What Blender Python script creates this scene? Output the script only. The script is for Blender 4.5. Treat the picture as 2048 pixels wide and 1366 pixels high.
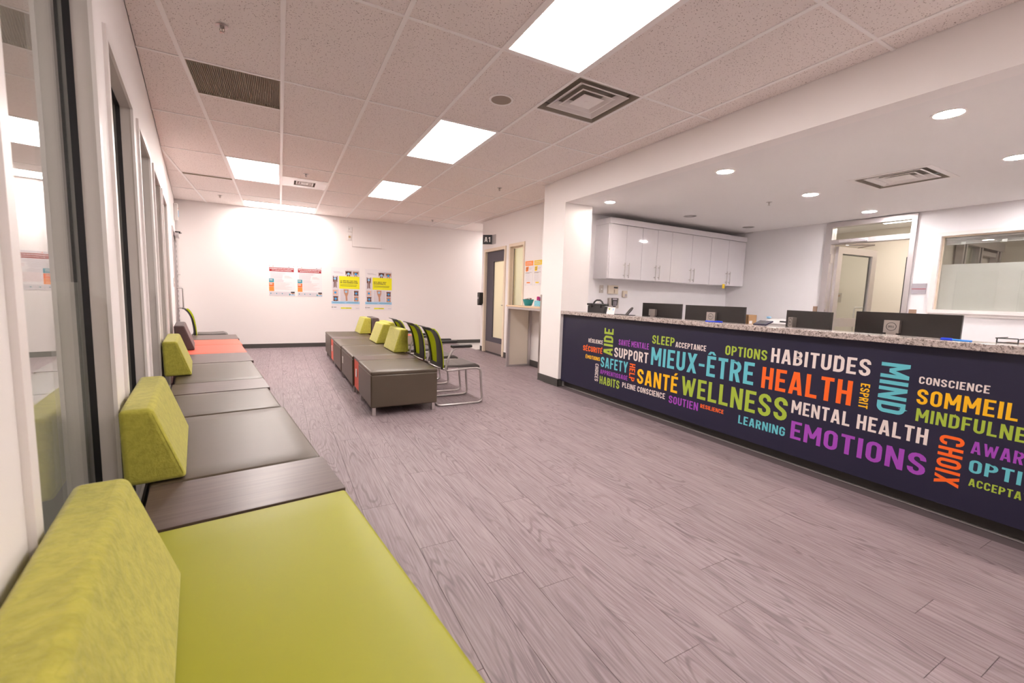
import bpy, bmesh, math, random
from mathutils import Vector, Matrix
random.seed(7)
for o in list(bpy.data.objects): bpy.data.objects.remove(o)
C = bpy.context.scene.collection
PI = math.pi

# ------------------------------------------------------------------ camera
def make_camera():
    a, b, c = math.radians(28.498), math.radians(6.002), math.radians(1.856)
    base = Matrix(((1, 0, 0), (0, 0, -1), (0, 1, 0)))
    Ry = Matrix(((math.cos(a), 0, -math.sin(a)), (0, 1, 0), (math.sin(a), 0, math.cos(a))))
    Rx = Matrix(((1, 0, 0), (0, math.cos(b), -math.sin(b)), (0, math.sin(b), math.cos(b))))
    Rz = Matrix(((math.cos(c), -math.sin(c), 0), (math.sin(c), math.cos(c), 0), (0, 0, 1)))
    R = Rz @ Rx @ Ry @ base                      # world -> (right, down, forward)
    r, d, f = R[0], R[1], R[2]
    M = Matrix(((r[0], -d[0], -f[0], 0), (r[1], -d[1], -f[1], 0), (r[2], -d[2], -f[2], 1.2), (0, 0, 0, 1)))
    cd = bpy.data.cameras.new('camera'); co = bpy.data.objects.new('camera', cd); C.objects.link(co)
    co.matrix_world = M
    cd.sensor_fit = 'HORIZONTAL'; cd.sensor_width = 36; cd.lens = 856.43 / 2048 * 36
    cd.clip_start = 0.02; cd.clip_end = 100
    cd.dof.use_dof = True; cd.dof.focus_distance = 4.2; cd.dof.aperture_fstop = 4.0
    bpy.context.scene.camera = co
make_camera()

# ------------------------------------------------------------------ world, exposure
W = bpy.data.worlds.new('world'); bpy.context.scene.world = W; W.use_nodes = True
W.node_tree.nodes['Background'].inputs[0].default_value = (0.9, 0.88, 0.86, 1)
W.node_tree.nodes['Background'].inputs[1].default_value = 0.10
vs = bpy.context.scene.view_settings
vs.view_transform = 'Standard'; vs.look = 'None'; vs.gamma = 1; vs.use_curve_mapping = False
vs.exposure = 1.32
LIGHT = (1.0, 0.915, 0.875)          # fluorescent troffers, slightly pink
COOL = (1.0, 0.95, 0.94)             # LED downlights of the office
PANEL_W, DOWN_W = 10.8, 330.0

# ------------------------------------------------------------------ materials
MATS = {}
def srgb(r, g, b):
    f = lambda c: (c / 255 / 12.92) if c / 255 <= 0.04045 else ((c / 255 + 0.055) / 1.055) ** 2.4
    return (f(r), f(g), f(b), 1)
def mat(name, col=(0.8, 0.8, 0.8, 1), rough=0.5, metal=0.0, emit=None, strength=0, spec=0.5, coat=0, bump=0, bscale=50, var=0, vscale=8, sheen=0):
    if name in MATS: return MATS[name]
    m = bpy.data.materials.new(name); m.use_nodes = True
    nt = m.node_tree; p = nt.nodes['Principled BSDF']
    p.inputs['Base Color'].default_value = col; p.inputs['Roughness'].default_value = rough
    p.inputs['Metallic'].default_value = metal; p.inputs['Specular IOR Level'].default_value = spec
    p.inputs['Coat Weight'].default_value = coat
    if sheen: p.inputs['Sheen Weight'].default_value = sheen
    if emit:
        p.inputs['Emission Color'].default_value = (*emit[:3], 1); p.inputs['Emission Strength'].default_value = strength
    if bump or var:
        tc = nt.nodes.new('ShaderNodeTexCoord')
    if bump:
        n = nt.nodes.new('ShaderNodeTexNoise'); n.inputs['Scale'].default_value = bscale; n.inputs['Detail'].default_value = 3
        b = nt.nodes.new('ShaderNodeBump'); b.inputs['Strength'].default_value = bump; b.inputs['Distance'].default_value = 0.003
        nt.links.new(tc.outputs['Object'], n.inputs['Vector']); nt.links.new(n.outputs[0], b.inputs['Height'])
        nt.links.new(b.outputs[0], p.inputs['Normal'])
    if var:
        n2 = nt.nodes.new('ShaderNodeTexNoise'); n2.inputs['Scale'].default_value = vscale; n2.inputs['Detail'].default_value = 4
        h = nt.nodes.new('ShaderNodeHueSaturation'); h.inputs['Color'].default_value = col
        mr = nt.nodes.new('ShaderNodeMapRange'); mr.inputs['From Min'].default_value = 0.25; mr.inputs['From Max'].default_value = 0.75
        mr.inputs['To Min'].default_value = 1 - var; mr.inputs['To Max'].default_value = 1 + var
        nt.links.new(tc.outputs['Object'], n2.inputs['Vector']); nt.links.new(n2.outputs[0], mr.inputs['Value'])
        nt.links.new(mr.outputs[0], h.inputs['Value']); nt.links.new(h.outputs[0], p.inputs['Base Color'])
    MATS[name] = m
    return m
def N(nt, t, **k):
    n = nt.nodes.new(t)
    for a, v in k.items(): setattr(n, a, v)
    return n

WALL = mat('wall_paint', (0.87, 0.825, 0.81, 1), 0.55, bump=0.05, bscale=300)
OWALL = mat('office_wall_paint', (0.85, 0.825, 0.84, 1), 0.5, bump=0.05, bscale=300)
DRY = mat('drywall_ceiling_paint', (0.84, 0.81, 0.80, 1), 0.7, bump=0.05, bscale=200)
BASEB = mat('vinyl_baseboard', (0.065, 0.060, 0.056, 1), 0.45)
WHITE = mat('white_plastic', (0.80, 0.77, 0.75, 1), 0.4)
TRIM = mat('white_trim_paint', (0.83, 0.78, 0.76, 1), 0.35)
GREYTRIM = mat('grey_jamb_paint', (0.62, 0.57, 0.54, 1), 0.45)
CREAM = mat('cream_frame_paint', (0.78, 0.66, 0.52, 1), 0.4)
BEIGE = mat('beige_wall_paint', (0.68, 0.62, 0.54, 1), 0.6)
BLACK = mat('black_rubber', (0.008, 0.007, 0.009, 1), 0.45)
BLACKP = mat('black_plastic', (0.018, 0.016, 0.016, 1), 0.38)
MONB = mat('monitor_back_plastic', (0.018, 0.014, 0.013, 1), 0.30, bump=0.1, bscale=600)
CHROME = mat('satin_chrome', (0.56, 0.52, 0.51, 1), 0.36, 0.85)
ALU = mat('brushed_aluminium', (0.58, 0.54, 0.54, 1), 0.38, 0.75)
STEEL = mat('stainless_steel', (0.50, 0.45, 0.42, 1), 0.35, 0.9)
TBAR = mat('ceiling_grid_paint', (0.96, 0.92, 0.90, 1), 0.4)
LIMEF = mat('lime_fabric', (0.43, 0.40, 0.062, 1), 0.9, bump=0.6, bscale=90, var=0.13, vscale=32, sheen=0.2, spec=0.2)
GREENL = mat('green_vinyl', (0.33, 0.33, 0.016, 1), 0.45, bump=0.08, bscale=9, spec=0.4)
TAUPE = mat('taupe_vinyl', (0.066, 0.044, 0.022, 1), 0.42, bump=0.12, bscale=14, spec=0.85, var=0.05, vscale=5)
BROWNF = mat('brown_fabric', (0.085, 0.056, 0.055, 1), 0.9, bump=0.4, bscale=150, sheen=0.2)
CORAL = mat('coral_vinyl', (0.72, 0.105, 0.06, 1), 0.5, bump=0.05, bscale=20)
SEATB = mat('charcoal_vinyl', (0.085, 0.072, 0.066, 1), 0.38)
MESHG = None
NAVY = mat('navy_print_panel', (0.012, 0.010, 0.036, 1), 0.5, bump=0.05, bscale=400)
GLOSSW = mat('gloss_white_laminate', (0.78, 0.745, 0.775, 1), 0.06, coat=0.5)
DOORB = mat('slate_door_paint', (0.075, 0.066, 0.085, 1), 0.4)
CARD = mat('cardboard', (0.42, 0.25, 0.12, 1), 0.8)
BLUE = mat('blue_plastic', (0.01, 0.06, 0.75, 1), 0.3)
TEAL = mat('teal_plastic', (0.02, 0.30, 0.33, 1), 0.35)
PAPER = mat('white_paper', (0.82, 0.78, 0.79, 1), 0.5)
LENSOFF = mat('unlit_lens', (0.80, 0.76, 0.74, 1), 0.35)
ELIGHT = mat('lit_panel_lens', (0.9, 0.9, 0.9, 1), 0.5, emit=LIGHT, strength=PANEL_W)
EDOWN = mat('lit_downlight_lens', (0.9, 0.9, 0.9, 1), 0.5, emit=COOL, strength=DOWN_W)
EDOWN2 = mat('soft_downlight_lens', (0.9, 0.9, 0.9, 1), 0.5, emit=(1, 0.88, 0.80), strength=85)
EWARM = mat('lit_warm_lens', (0.9, 0.9, 0.9, 1), 0.5, emit=(1, 0.93, 0.84), strength=11)
TILEF = mat('light_floor_tile', (0.62, 0.58, 0.55, 1), 0.3)
COL = {'white': mat('print_white', (0.80, 0.70, 0.66, 1), 0.5), 'orange': mat('print_orange', (0.95, 0.135, 0.010, 1), 0.5),
       'yellow': mat('print_yellow', (0.93, 0.50, 0.004, 1), 0.5), 'lime': mat('print_lime', (0.37, 0.50, 0.045, 1), 0.5),
       'cyan': mat('print_cyan', (0.125, 0.52, 0.60, 1), 0.5), 'purple': mat('print_purple', (0.36, 0.06, 0.48, 1), 0.5)}
PR = mat('print_red', (0.33, 0.012, 0.018, 1), 0.5); PT = mat('print_teal', (0.02, 0.26, 0.34, 1), 0.5)
PO = mat('print_orange_red', (0.95, 0.16, 0.03, 1), 0.5); PO2 = mat('print_light_orange', (0.95, 0.27, 0.04, 1), 0.5)
PY = mat('print_bright_yellow', (0.86, 0.83, 0.003, 1), 0.5); PLB = mat('print_light_blue', (0.32, 0.58, 0.80, 1), 0.5)
PB = mat('print_blue', (0.05, 0.35, 0.72, 1), 0.5); PG = mat('print_grey', (0.50, 0.45, 0.50, 1), 0.5)
PK = mat('print_black', (0.02, 0.02, 0.025, 1), 0.5); PS1 = mat('print_tan', (0.52, 0.27, 0.17, 1), 0.5)
PS2 = mat('print_brown', (0.16, 0.06, 0.04, 1), 0.5); PS3 = mat('print_peach', (0.74, 0.45, 0.34, 1), 0.5)
PBG = mat('print_pale_grey', (0.66, 0.62, 0.66, 1), 0.5); PGOLD = mat('print_gold', (0.90, 0.62, 0.02, 1), 0.5)
PPINK = mat('print_pale_red', (0.75, 0.50, 0.50, 1), 0.5)

def glass_mat(name, tint=(0.93, 0.95, 0.94, 1), rough=0.0):
    m = bpy.data.materials.new(name); m.use_nodes = True; nt = m.node_tree; nt.nodes.clear()
    out = N(nt, 'ShaderNodeOutputMaterial'); mx = N(nt, 'ShaderNodeMixShader')
    tr = N(nt, 'ShaderNodeBsdfTransparent'); gl = N(nt, 'ShaderNodeBsdfGlossy')
    tr.inputs[0].default_value = tint; gl.inputs['Roughness'].default_value = rough; gl.inputs[0].default_value = (1, 1, 1, 1)
    lw = N(nt, 'ShaderNodeLayerWeight'); lw.inputs[0].default_value = 0.5     # facing = 1 - |cos|
    pw = N(nt, 'ShaderNodeMath', operation='POWER'); pw.inputs[1].default_value = 5
    ml = N(nt, 'ShaderNodeMath', operation='MULTIPLY_ADD'); ml.inputs[1].default_value = 0.96; ml.inputs[2].default_value = 0.04
    nt.links.new(lw.outputs['Facing'], pw.inputs[0]); nt.links.new(pw.outputs[0], ml.inputs[0]); nt.links.new(ml.outputs[0], mx.inputs[0])
    nt.links.new(tr.outputs[0], mx.inputs[1]); nt.links.new(gl.outputs[0], mx.inputs[2]); nt.links.new(mx.outputs[0], out.inputs[0])
    return m
GLASS = glass_mat('clear_glass')
def film_mat(name, col, opac):
    m = bpy.data.materials.new(name); m.use_nodes = True; nt = m.node_tree; nt.nodes.clear()
    out = N(nt, 'ShaderNodeOutputMaterial'); mx = N(nt, 'ShaderNodeMixShader'); m2 = N(nt, 'ShaderNodeMixShader')
    d = N(nt, 'ShaderNodeBsdfDiffuse'); d.inputs[0].default_value = col
    t = N(nt, 'ShaderNodeBsdfTranslucent'); t.inputs[0].default_value = col
    tr = N(nt, 'ShaderNodeBsdfTransparent')
    m2.inputs[0].default_value = 0.45; mx.inputs[0].default_value = opac
    nt.links.new(d.outputs[0], m2.inputs[1]); nt.links.new(t.outputs[0], m2.inputs[2])
    nt.links.new(tr.outputs[0], mx.inputs[1]); nt.links.new(m2.outputs[0], mx.inputs[2]); nt.links.new(mx.outputs[0], out.inputs[0])
    return m
MESHG = film_mat('lime_mesh_fabric', (0.50, 0.56, 0.03, 1), 0.97)
FILM = film_mat('frosted_film', (0.86, 0.83, 0.80, 1), 0.93)
FILML = film_mat('sidelight_film', (0.60, 0.57, 0.53, 1), 0.8)

def floor_mat():
    m = bpy.data.materials.new('vinyl_plank_wood'); m.use_nodes = True; nt = m.node_tree; p = nt.nodes['Principled BSDF']; L = nt.links.new
    tc = N(nt, 'ShaderNodeTexCoord'); oi = N(nt, 'ShaderNodeObjectInfo'); mp = N(nt, 'ShaderNodeVectorMath', operation='ADD')
    sc = N(nt, 'ShaderNodeVectorMath', operation='SCALE'); sc.inputs[0].default_value = (13.1, 7.7, 5.3)
    L(oi.outputs['Random'], sc.inputs['Scale']); L(tc.outputs['Object'], mp.inputs[0]); L(sc.outputs[0], mp.inputs[1])
    m1 = N(nt, 'ShaderNodeMapping'); m1.inputs['Scale'].default_value = (5.2, 0.62, 1); L(mp.outputs[0], m1.inputs[0])
    n1 = N(nt, 'ShaderNodeTexNoise'); n1.inputs['Scale'].default_value = 1.5; n1.inputs['Detail'].default_value = 1.2; n1.inputs['Distortion'].default_value = 0.35
    L(m1.outputs[0], n1.inputs['Vector'])
    mu = N(nt, 'ShaderNodeMath', operation='MULTIPLY'); mu.inputs[1].default_value = 120; L(n1.outputs[0], mu.inputs[0])
    si = N(nt, 'ShaderNodeMath', operation='SINE'); L(mu.outputs[0], si.inputs[0])
    r1 = N(nt, 'ShaderNodeMapRange'); r1.inputs['From Min'].default_value = 0.2; r1.inputs['From Max'].default_value = 1.0; L(si.outputs[0], r1.inputs['Value'])
    # fade grain in and out
    n4 = N(nt, 'ShaderNodeTexNoise'); n4.inputs['Scale'].default_value = 2.6; m4 = N(nt, 'ShaderNodeMapping'); m4.inputs['Scale'].default_value = (2.5, 0.8, 1)
    L(mp.outputs[0], m4.inputs[0]); L(m4.outputs[0], n4.inputs['Vector'])
    r4 = N(nt, 'ShaderNodeMapRange'); r4.inputs['From Min'].default_value = 0.35; r4.inputs['From Max'].default_value = 0.65; L(n4.outputs[0], r4.inputs['Value'])
    gm = N(nt, 'ShaderNodeMath', operation='MULTIPLY'); L(r1.outputs[0], gm.inputs[0]); L(r4.outputs[0], gm.inputs[1])
    m2 = N(nt, 'ShaderNodeMapping'); m2.inputs['Scale'].default_value = (130, 4.5, 1); L(mp.outputs[0], m2.inputs[0])
    n2 = N(nt, 'ShaderNodeTexNoise'); n2.inputs['Scale'].default_value = 1.0; n2.inputs['Detail'].default_value = 4; L(m2.outputs[0], n2.inputs['Vector'])
    r2 = N(nt, 'ShaderNodeMapRange'); r2.inputs['From Min'].default_value = 0.36; r2.inputs['From Max'].default_value = 0.68; L(n2.outputs[0], r2.inputs['Value'])
    c1 = N(nt, 'ShaderNodeMix', data_type='RGBA'); c1.inputs['A'].default_value = (0.305, 0.244, 0.256, 1); c1.inputs['B'].default_value = (0.205, 0.151, 0.166, 1)
    L(r2.outputs[0], c1.inputs['Factor'])
    c2 = N(nt, 'ShaderNodeMix', data_type='RGBA'); c2.inputs['B'].default_value = (0.105, 0.070, 0.080, 1)
    g2 = N(nt, 'ShaderNodeMath', operation='MULTIPLY'); g2.inputs[1].default_value = 0.62; L(gm.outputs[0], g2.inputs[0]); L(g2.outputs[0], c2.inputs['Factor']); L(c1.outputs['Result'], c2.inputs['A'])
    hs = N(nt, 'ShaderNodeHueSaturation'); rv = N(nt, 'ShaderNodeMapRange'); rv.inputs['To Min'].default_value = 0.955; rv.inputs['To Max'].default_value = 1.045
    L(oi.outputs['Random'], rv.inputs['Value']); L(rv.outputs[0], hs.inputs['Value']); L(c2.outputs['Result'], hs.inputs['Color']); L(hs.outputs[0], p.inputs['Base Color'])
    p.inputs['Roughness'].default_value = 0.50; p.inputs['Specular IOR Level'].default_value = 0.38
    bp = N(nt, 'ShaderNodeBump'); bp.inputs['Strength'].default_value = 0.22; bp.inputs['Distance'].default_value = 0.001; bp.invert = True
    ad = N(nt, 'ShaderNodeMath', operation='ADD'); L(r2.outputs[0], ad.inputs[0]); L(gm.outputs[0], ad.inputs[1]); L(ad.outputs[0], bp.inputs['Height']); L(bp.outputs[0], p.inputs['Normal'])
    return m
PLANK = floor_mat()
def tile_mat():
    m = bpy.data.materials.new('fissured_ceiling_tile'); m.use_nodes = True; nt = m.node_tree; p = nt.nodes['Principled BSDF']; L = nt.links.new
    tc = N(nt, 'ShaderNodeTexCoord'); v = N(nt, 'ShaderNodeTexVoronoi'); v.inputs['Scale'].default_value = 88; v.inputs['Randomness'].default_value = 1
    nd = N(nt, 'ShaderNodeTexNoise'); nd.inputs['Scale'].default_value = 60; L(tc.outputs['Object'], nd.inputs['Vector'])
    ad = N(nt, 'ShaderNodeVectorMath', operation='MULTIPLY_ADD'); ad.inputs[1].default_value = (0.012, 0.012, 0.012); L(nd.outputs['Color'], ad.inputs[0]); L(tc.outputs['Object'], ad.inputs[2])
    L(ad.outputs[0], v.inputs['Vector'])
    n = N(nt, 'ShaderNodeTexNoise'); n.inputs['Scale'].default_value = 55; n.inputs['Detail'].default_value = 2; L(tc.outputs['Object'], n.inputs['Vector'])
    r = N(nt, 'ShaderNodeMapRange'); r.inputs['From Min'].default_value = 0.20; r.inputs['From Max'].default_value = 0.29; L(v.outputs['Distance'], r.inputs['Value'])
    rn = N(nt, 'ShaderNodeMapRange'); rn.inputs['From Min'].default_value = 0.46; rn.inputs['From Max'].default_value = 0.54; L(n.outputs[0], rn.inputs['Value'])
    mx = N(nt, 'ShaderNodeMath', operation='MAXIMUM'); L(r.outputs[0], mx.inputs[0]); L(rn.outputs[0], mx.inputs[1])
    c = N(nt, 'ShaderNodeMix', data_type='RGBA'); c.inputs['A'].default_value = (0.32, 0.24, 0.21, 1); c.inputs['B'].default_value = (0.90, 0.825, 0.79, 1)
    L(mx.outputs[0], c.inputs['Factor']); L(c.outputs['Result'], p.inputs['Base Color']); p.inputs['Roughness'].default_value = 0.9
    b = N(nt, 'ShaderNodeBump'); b.inputs['Strength'].default_value = 0.5; b.inputs['Distance'].default_value = 0.002; L(mx.outputs[0], b.inputs['Height']); L(b.outputs[0], p.inputs['Normal'])
    return m
CTILE = tile_mat()
def granite_mat():
    m = bpy.data.materials.new('speckled_granite_laminate'); m.use_nodes = True; nt = m.node_tree; p = nt.nodes['Principled BSDF']; L = nt.links.new
    tc = N(nt, 'ShaderNodeTexCoord'); n = N(nt, 'ShaderNodeTexNoise'); n.inputs['Scale'].default_value = 55; n.inputs['Detail'].default_value = 6; n.inputs['Roughness'].default_value = 0.75; n.inputs['Distortion'].default_value = 1.0
    L(tc.outputs['Object'], n.inputs['Vector']); r = N(nt, 'ShaderNodeValToRGB'); e = r.color_ramp.elements
    e[0].position = 0.34; e[0].color = (0.05, 0.04, 0.036, 1); e[1].position = 0.62; e[1].color = (0.62, 0.53, 0.50, 1)
    x = e.new(0.43); x.color = (0.20, 0.165, 0.15, 1); x = e.new(0.48); x.color = (0.42, 0.355, 0.33, 1)
    L(n.outputs[0], r.inputs[0]); L(r.outputs[0], p.inputs['Base Color']); p.inputs['Roughness'].default_value = 0.22; p.inputs['Coat Weight'].default_value = 0.3
    return m
GRANITE = granite_mat()
def wood_mat(name, c1, c2, rough, scale=(3, 60, 60)):
    m = bpy.data.materials.new(name); m.use_nodes = True; nt = m.node_tree; p = nt.nodes['Principled BSDF']; L = nt.links.new
    tc = N(nt, 'ShaderNodeTexCoord'); mp = N(nt, 'ShaderNodeMapping'); mp.inputs['Scale'].default_value = scale; n = N(nt, 'ShaderNodeTexNoise'); n.inputs['Scale'].default_value = 1.2; n.inputs['Detail'].default_value = 5
    L(tc.outputs['Object'], mp.inputs[0]); L(mp.outputs[0], n.inputs['Vector']); c = N(nt, 'ShaderNodeMix', data_type='RGBA'); c.inputs['A'].default_value = c1; c.inputs['B'].default_value = c2
    r = N(nt, 'ShaderNodeMapRange'); r.inputs['From Min'].default_value = 0.3; r.inputs['From Max'].default_value = 0.7; L(n.outputs[0], r.inputs['Value']); L(r.outputs[0], c.inputs['Factor']); L(c.outputs['Result'], p.inputs['Base Color'])
    p.inputs['Roughness'].default_value = rough; p.inputs['Coat Weight'].default_value = 0.25; p.inputs['Coat Roughness'].default_value = 0.25; return m
DWOOD = wood_mat('dark_walnut_laminate', (0.070, 0.043, 0.039, 1), (0.115, 0.075, 0.068, 1), 0.40)
LWOOD = wood_mat('light_maple_laminate', (0.72, 0.50, 0.30, 1), (0.80, 0.60, 0.40, 1), 0.35)
def slats_mat():
    m = bpy.data.materials.new('perforated_grille_metal'); m.use_nodes = True; nt = m.node_tree; p = nt.nodes['Principled BSDF']; L = nt.links.new
    tc = N(nt, 'ShaderNodeTexCoord'); n = N(nt, 'ShaderNodeTexNoise'); n.inputs['Scale'].default_value = 5; L(tc.outputs['Object'], n.inputs['Vector'])
    c = N(nt, 'ShaderNodeMix', data_type='RGBA'); c.inputs['A'].default_value = (0.36, 0.30, 0.22, 1); c.inputs['B'].default_value = (0.52, 0.44, 0.33, 1); L(n.outputs[0], c.inputs['Factor']); L(c.outputs['Result'], p.inputs['Base Color'])
    p.inputs['Roughness'].default_value = 0.6; return m
GRILLE = slats_mat()
def swirl_fabric():
    """lime upholstery woven with a darker curling pattern"""
    m = LIMEF; nt = m.node_tree; p = nt.nodes['Principled BSDF']; L = nt.links.new
    tc = N(nt, 'ShaderNodeTexCoord'); v = N(nt, 'ShaderNodeTexNoise'); v.inputs['Scale'].default_value = 20; v.inputs['Detail'].default_value = 0.3; v.inputs['Distortion'].default_value = 1.1
    L(tc.outputs['Object'], v.inputs['Vector']); mu = N(nt, 'ShaderNodeMath', operation='MULTIPLY'); mu.inputs[1].default_value = 22; L(v.outputs[0], mu.inputs[0])
    s = N(nt, 'ShaderNodeMath', operation='SINE'); L(mu.outputs[0], s.inputs[0]); r = N(nt, 'ShaderNodeMapRange'); r.inputs['From Min'].default_value = 0.1; r.inputs['From Max'].default_value = 0.95; r.inputs['To Max'].default_value = 0.26; L(s.outputs[0], r.inputs['Value'])
    old = p.inputs['Base Color'].links[0].from_socket
    c = N(nt, 'ShaderNodeMix', data_type='RGBA', blend_type='MULTIPLY'); c.inputs['B'].default_value = (0.68, 0.68, 0.55, 1); L(old, c.inputs['A']); L(r.outputs[0], c.inputs['Factor']); L(c.outputs['Result'], p.inputs['Base Color'])
swirl_fabric()

# ------------------------------------------------------------------ mesh helpers
class MB:
    """collects polygons, then links them as one mesh object"""
    def __init__(s, tf=None): s.v = []; s.f = []; s.m = []; s.mats = []; s.tf = tf; s.smooth = []
    def mi(s, m):
        if m not in s.mats: s.mats.append(m)
        return s.mats.index(m)
    def add(s, vs_, fs, m, smooth=False):
        o = len(s.v); s.v += [tuple(s.tf(*v)) if s.tf else tuple(v) for v in vs_]
        k = s.mi(m)
        for f in fs: s.f.append([i + o for i in f]); s.m.append(k); s.smooth.append(smooth)
        return s
    def box(s, x0, x1, y0, y1, z0, z1, m):
        v = [(x, y, z) for x in (x0, x1) for y in (y0, y1) for z in (z0, z1)]
        return s.add(v, [(0, 1, 3, 2), (4, 6, 7, 5), (0, 4, 5, 1), (2, 3, 7, 6), (0, 2, 6, 4), (1, 5, 7, 3)], m)
    def bm(s, bm, m, smooth=True, flat=()):
        bm.verts.index_update(); bm.normal_update()
        sm = [smooth and not any(f.normal.dot(d) > 0.9995 for d in flat) for f in bm.faces]
        s.add([tuple(v.co) for v in bm.verts], [[v.index for v in f.verts] for f in bm.faces], m, smooth)
        s.smooth[len(s.smooth) - len(sm):] = sm; bm.free(); return s
    def rbox(s, x0, x1, y0, y1, z0, z1, r, m, seg=3, crown=0):
        bm = bmesh.new(); bmesh.ops.create_cube(bm, size=1)
        for v in bm.verts: v.co = Vector(((x0 + x1) / 2 + v.co.x * (x1 - x0), (y0 + y1) / 2 + v.co.y * (y1 - y0), (z0 + z1) / 2 + v.co.z * (z1 - z0)))
        bmesh.ops.bevel(bm, geom=list(bm.edges), offset=r, segments=seg, profile=0.5, affect='EDGES')
        if crown:
            top = [f for f in bm.faces if f.normal.z > 0.99 and f.calc_area() > 0.3 * (x1 - x0) * (y1 - y0)]
            rs = bmesh.ops.subdivide_edges(bm, edges=list({e for f in top for e in f.edges}), cuts=7, use_grid_fill=True)
            for v in bm.verts:
                if v.co.z > z1 - 1e-4:
                    u = (v.co.x - x0) / (x1 - x0); w = (v.co.y - y0) / (y1 - y0); v.co.z += crown * 16 * u * (1 - u) * w * (1 - w)
        A6 = [Vector(q) for q in ((1, 0, 0), (-1, 0, 0), (0, 1, 0), (0, -1, 0), (0, 0, -1))] + ([] if crown else [Vector((0, 0, 1))])
        return s.bm(bm, m, True, A6)
    def prism(s, prof, y0, y1, r, m, seg=3):
        """profile in x-z extruded along y, edges rounded"""
        bm = bmesh.new(); a = [bm.verts.new((x, y0, z)) for x, z in prof]; b = [bm.verts.new((x, y1, z)) for x, z in prof]
        n = len(prof); bm.faces.new(a); bm.faces.new(b[::-1])
        for i in range(n): bm.faces.new((a[i], b[i], b[(i + 1) % n], a[(i + 1) % n]))
        bmesh.ops.recalc_face_normals(bm, faces=list(bm.faces))
        bm.normal_update(); fl_n = [f.normal.copy() for f in bm.faces]
        if r: bmesh.ops.bevel(bm, geom=list(bm.edges), offset=r, segments=seg, profile=0.5, affect='EDGES')
        return s.bm(bm, m, bool(r), fl_n)
    def tube(s, pts, r, m, n=8, cap=True):
        pts = [Vector(p) for p in pts]; vs_ = []; fs = []
        up = None
        for i, p in enumerate(pts):
            t = ((pts[min(i + 1, len(pts) - 1)] - pts[max(i - 1, 0)])).normalized()
            if up is None: up = t.orthogonal().normalized()
            up = (up - t * up.dot(t)).normalized(); sd = t.cross(up)
            for k in range(n):
                a = 2 * PI * k / n; vs_.append(tuple(p + up * (r * math.cos(a)) + sd * (r * math.sin(a))))
        for i in range(len(pts) - 1):
            for k in range(n): fs.append((i * n + k, i * n + (k + 1) % n, (i + 1) * n + (k + 1) % n, (i + 1) * n + k))
        if cap: fs.append(tuple(range(n))[::-1]); fs.append(tuple(range((len(pts) - 1) * n, len(pts) * n)))
        return s.add(vs_, fs, m, True)
    def lathe(s, prof, cx, cy, m, n=24, smooth=True):
        """profile list of (radius, z)"""
        vs_ = []; fs = []
        for r, z in prof:
            for k in range(n): a = 2 * PI * k / n; vs_.append((cx + r * math.cos(a), cy + r * math.sin(a), z))
        for i in range(len(prof) - 1):
            for k in range(n): fs.append((i * n + k, i * n + (k + 1) % n, (i + 1) * n + (k + 1) % n, (i + 1) * n + k))
        if prof[0][0] > 1e-5: fs.append(tuple(range(n))[::-1])
        if prof[-1][0] > 1e-5: fs.append(tuple(range((len(prof) - 1) * n, len(prof) * n)))
        return s.add(vs_, fs, m, smooth)
    def build(s, name, parent=None, origin=None, rotz=0, label=None):
        """vertices are in world space; they are moved into the frame of the parent (or of origin)"""
        me = bpy.data.meshes.new(name)
        if parent is not None: inv = WM[parent.name].inverted()
        elif origin is not None: inv = (Matrix.Translation(origin) @ Matrix.Rotation(rotz, 4, 'Z')).inverted()
        else: inv = Matrix.Identity(4)
        me.from_pydata([tuple(inv @ Vector(v)) for v in s.v], [], s.f)
        for m in s.mats: me.materials.append(m)
        me.polygons.foreach_set('material_index', s.m); me.polygons.foreach_set('use_smooth', s.smooth)
        bm = bmesh.new(); bm.from_mesh(me); bmesh.ops.recalc_face_normals(bm, faces=list(bm.faces)); bm.to_mesh(me); bm.free()
        if any(s.smooth):
            try: me.set_sharp_from_angle(angle=math.radians(50))
            except Exception: pass
            me.polygons.foreach_set('use_smooth', s.smooth)
        me.update()
        o = bpy.data.objects.new(name, me); C.objects.link(o)
        if parent is not None: o.parent = parent; WM[o.name] = WM[parent.name]
        elif origin is not None: o.location = origin; o.rotation_euler = (0, 0, rotz); WM[o.name] = inv.inverted()
        else: WM[o.name] = inv
        if label: o['label'] = label
        return o
WM = {}
def thing(name, label, cat, loc=(0, 0, 0), rotz=0, group=None):
    o = bpy.data.objects.new(name, None); C.objects.link(o); o.location = loc; o.rotation_euler = (0, 0, rotz)
    o.empty_display_size = 0.1; WM[o.name] = Matrix.Translation(loc) @ Matrix.Rotation(rotz, 4, 'Z')
    o['label'] = label; o['category'] = cat
    if group: o['group'] = group
    return o
def tag(o, label, cat, group=None):
    o['label'] = label; o['category'] = cat
    if group: o['group'] = group
    return o
def st(o): o['kind'] = 'structure'; return o
def sroot(name, loc=(0, 0, 0), rotz=0):
    o = bpy.data.objects.new(name, None); C.objects.link(o); o.location = loc; o.rotation_euler = (0, 0, rotz); o['kind'] = 'structure'
    o.empty_display_size = 0.1; WM[o.name] = Matrix.Translation(loc) @ Matrix.Rotation(rotz, 4, 'Z'); return o
def bx(*a): return MB().box(*a)

# left wall frame: s along the wall, n into the room
WS = Vector((-.1377, .9905, 0)); WN = Vector((.9905, .1377, 0)); P0 = Vector((-.27, 0, 0)); LROT = math.atan2(.1377, .9905)
def LW(n, s, z): p = P0 + WS * s + WN * n; return (p.x, p.y, z)
def LMB(): return MB(tf=LW)
def lw_off(dn, ds=0):
    return lambda n, s, z: LW(n + dn, s + ds, z)

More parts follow.
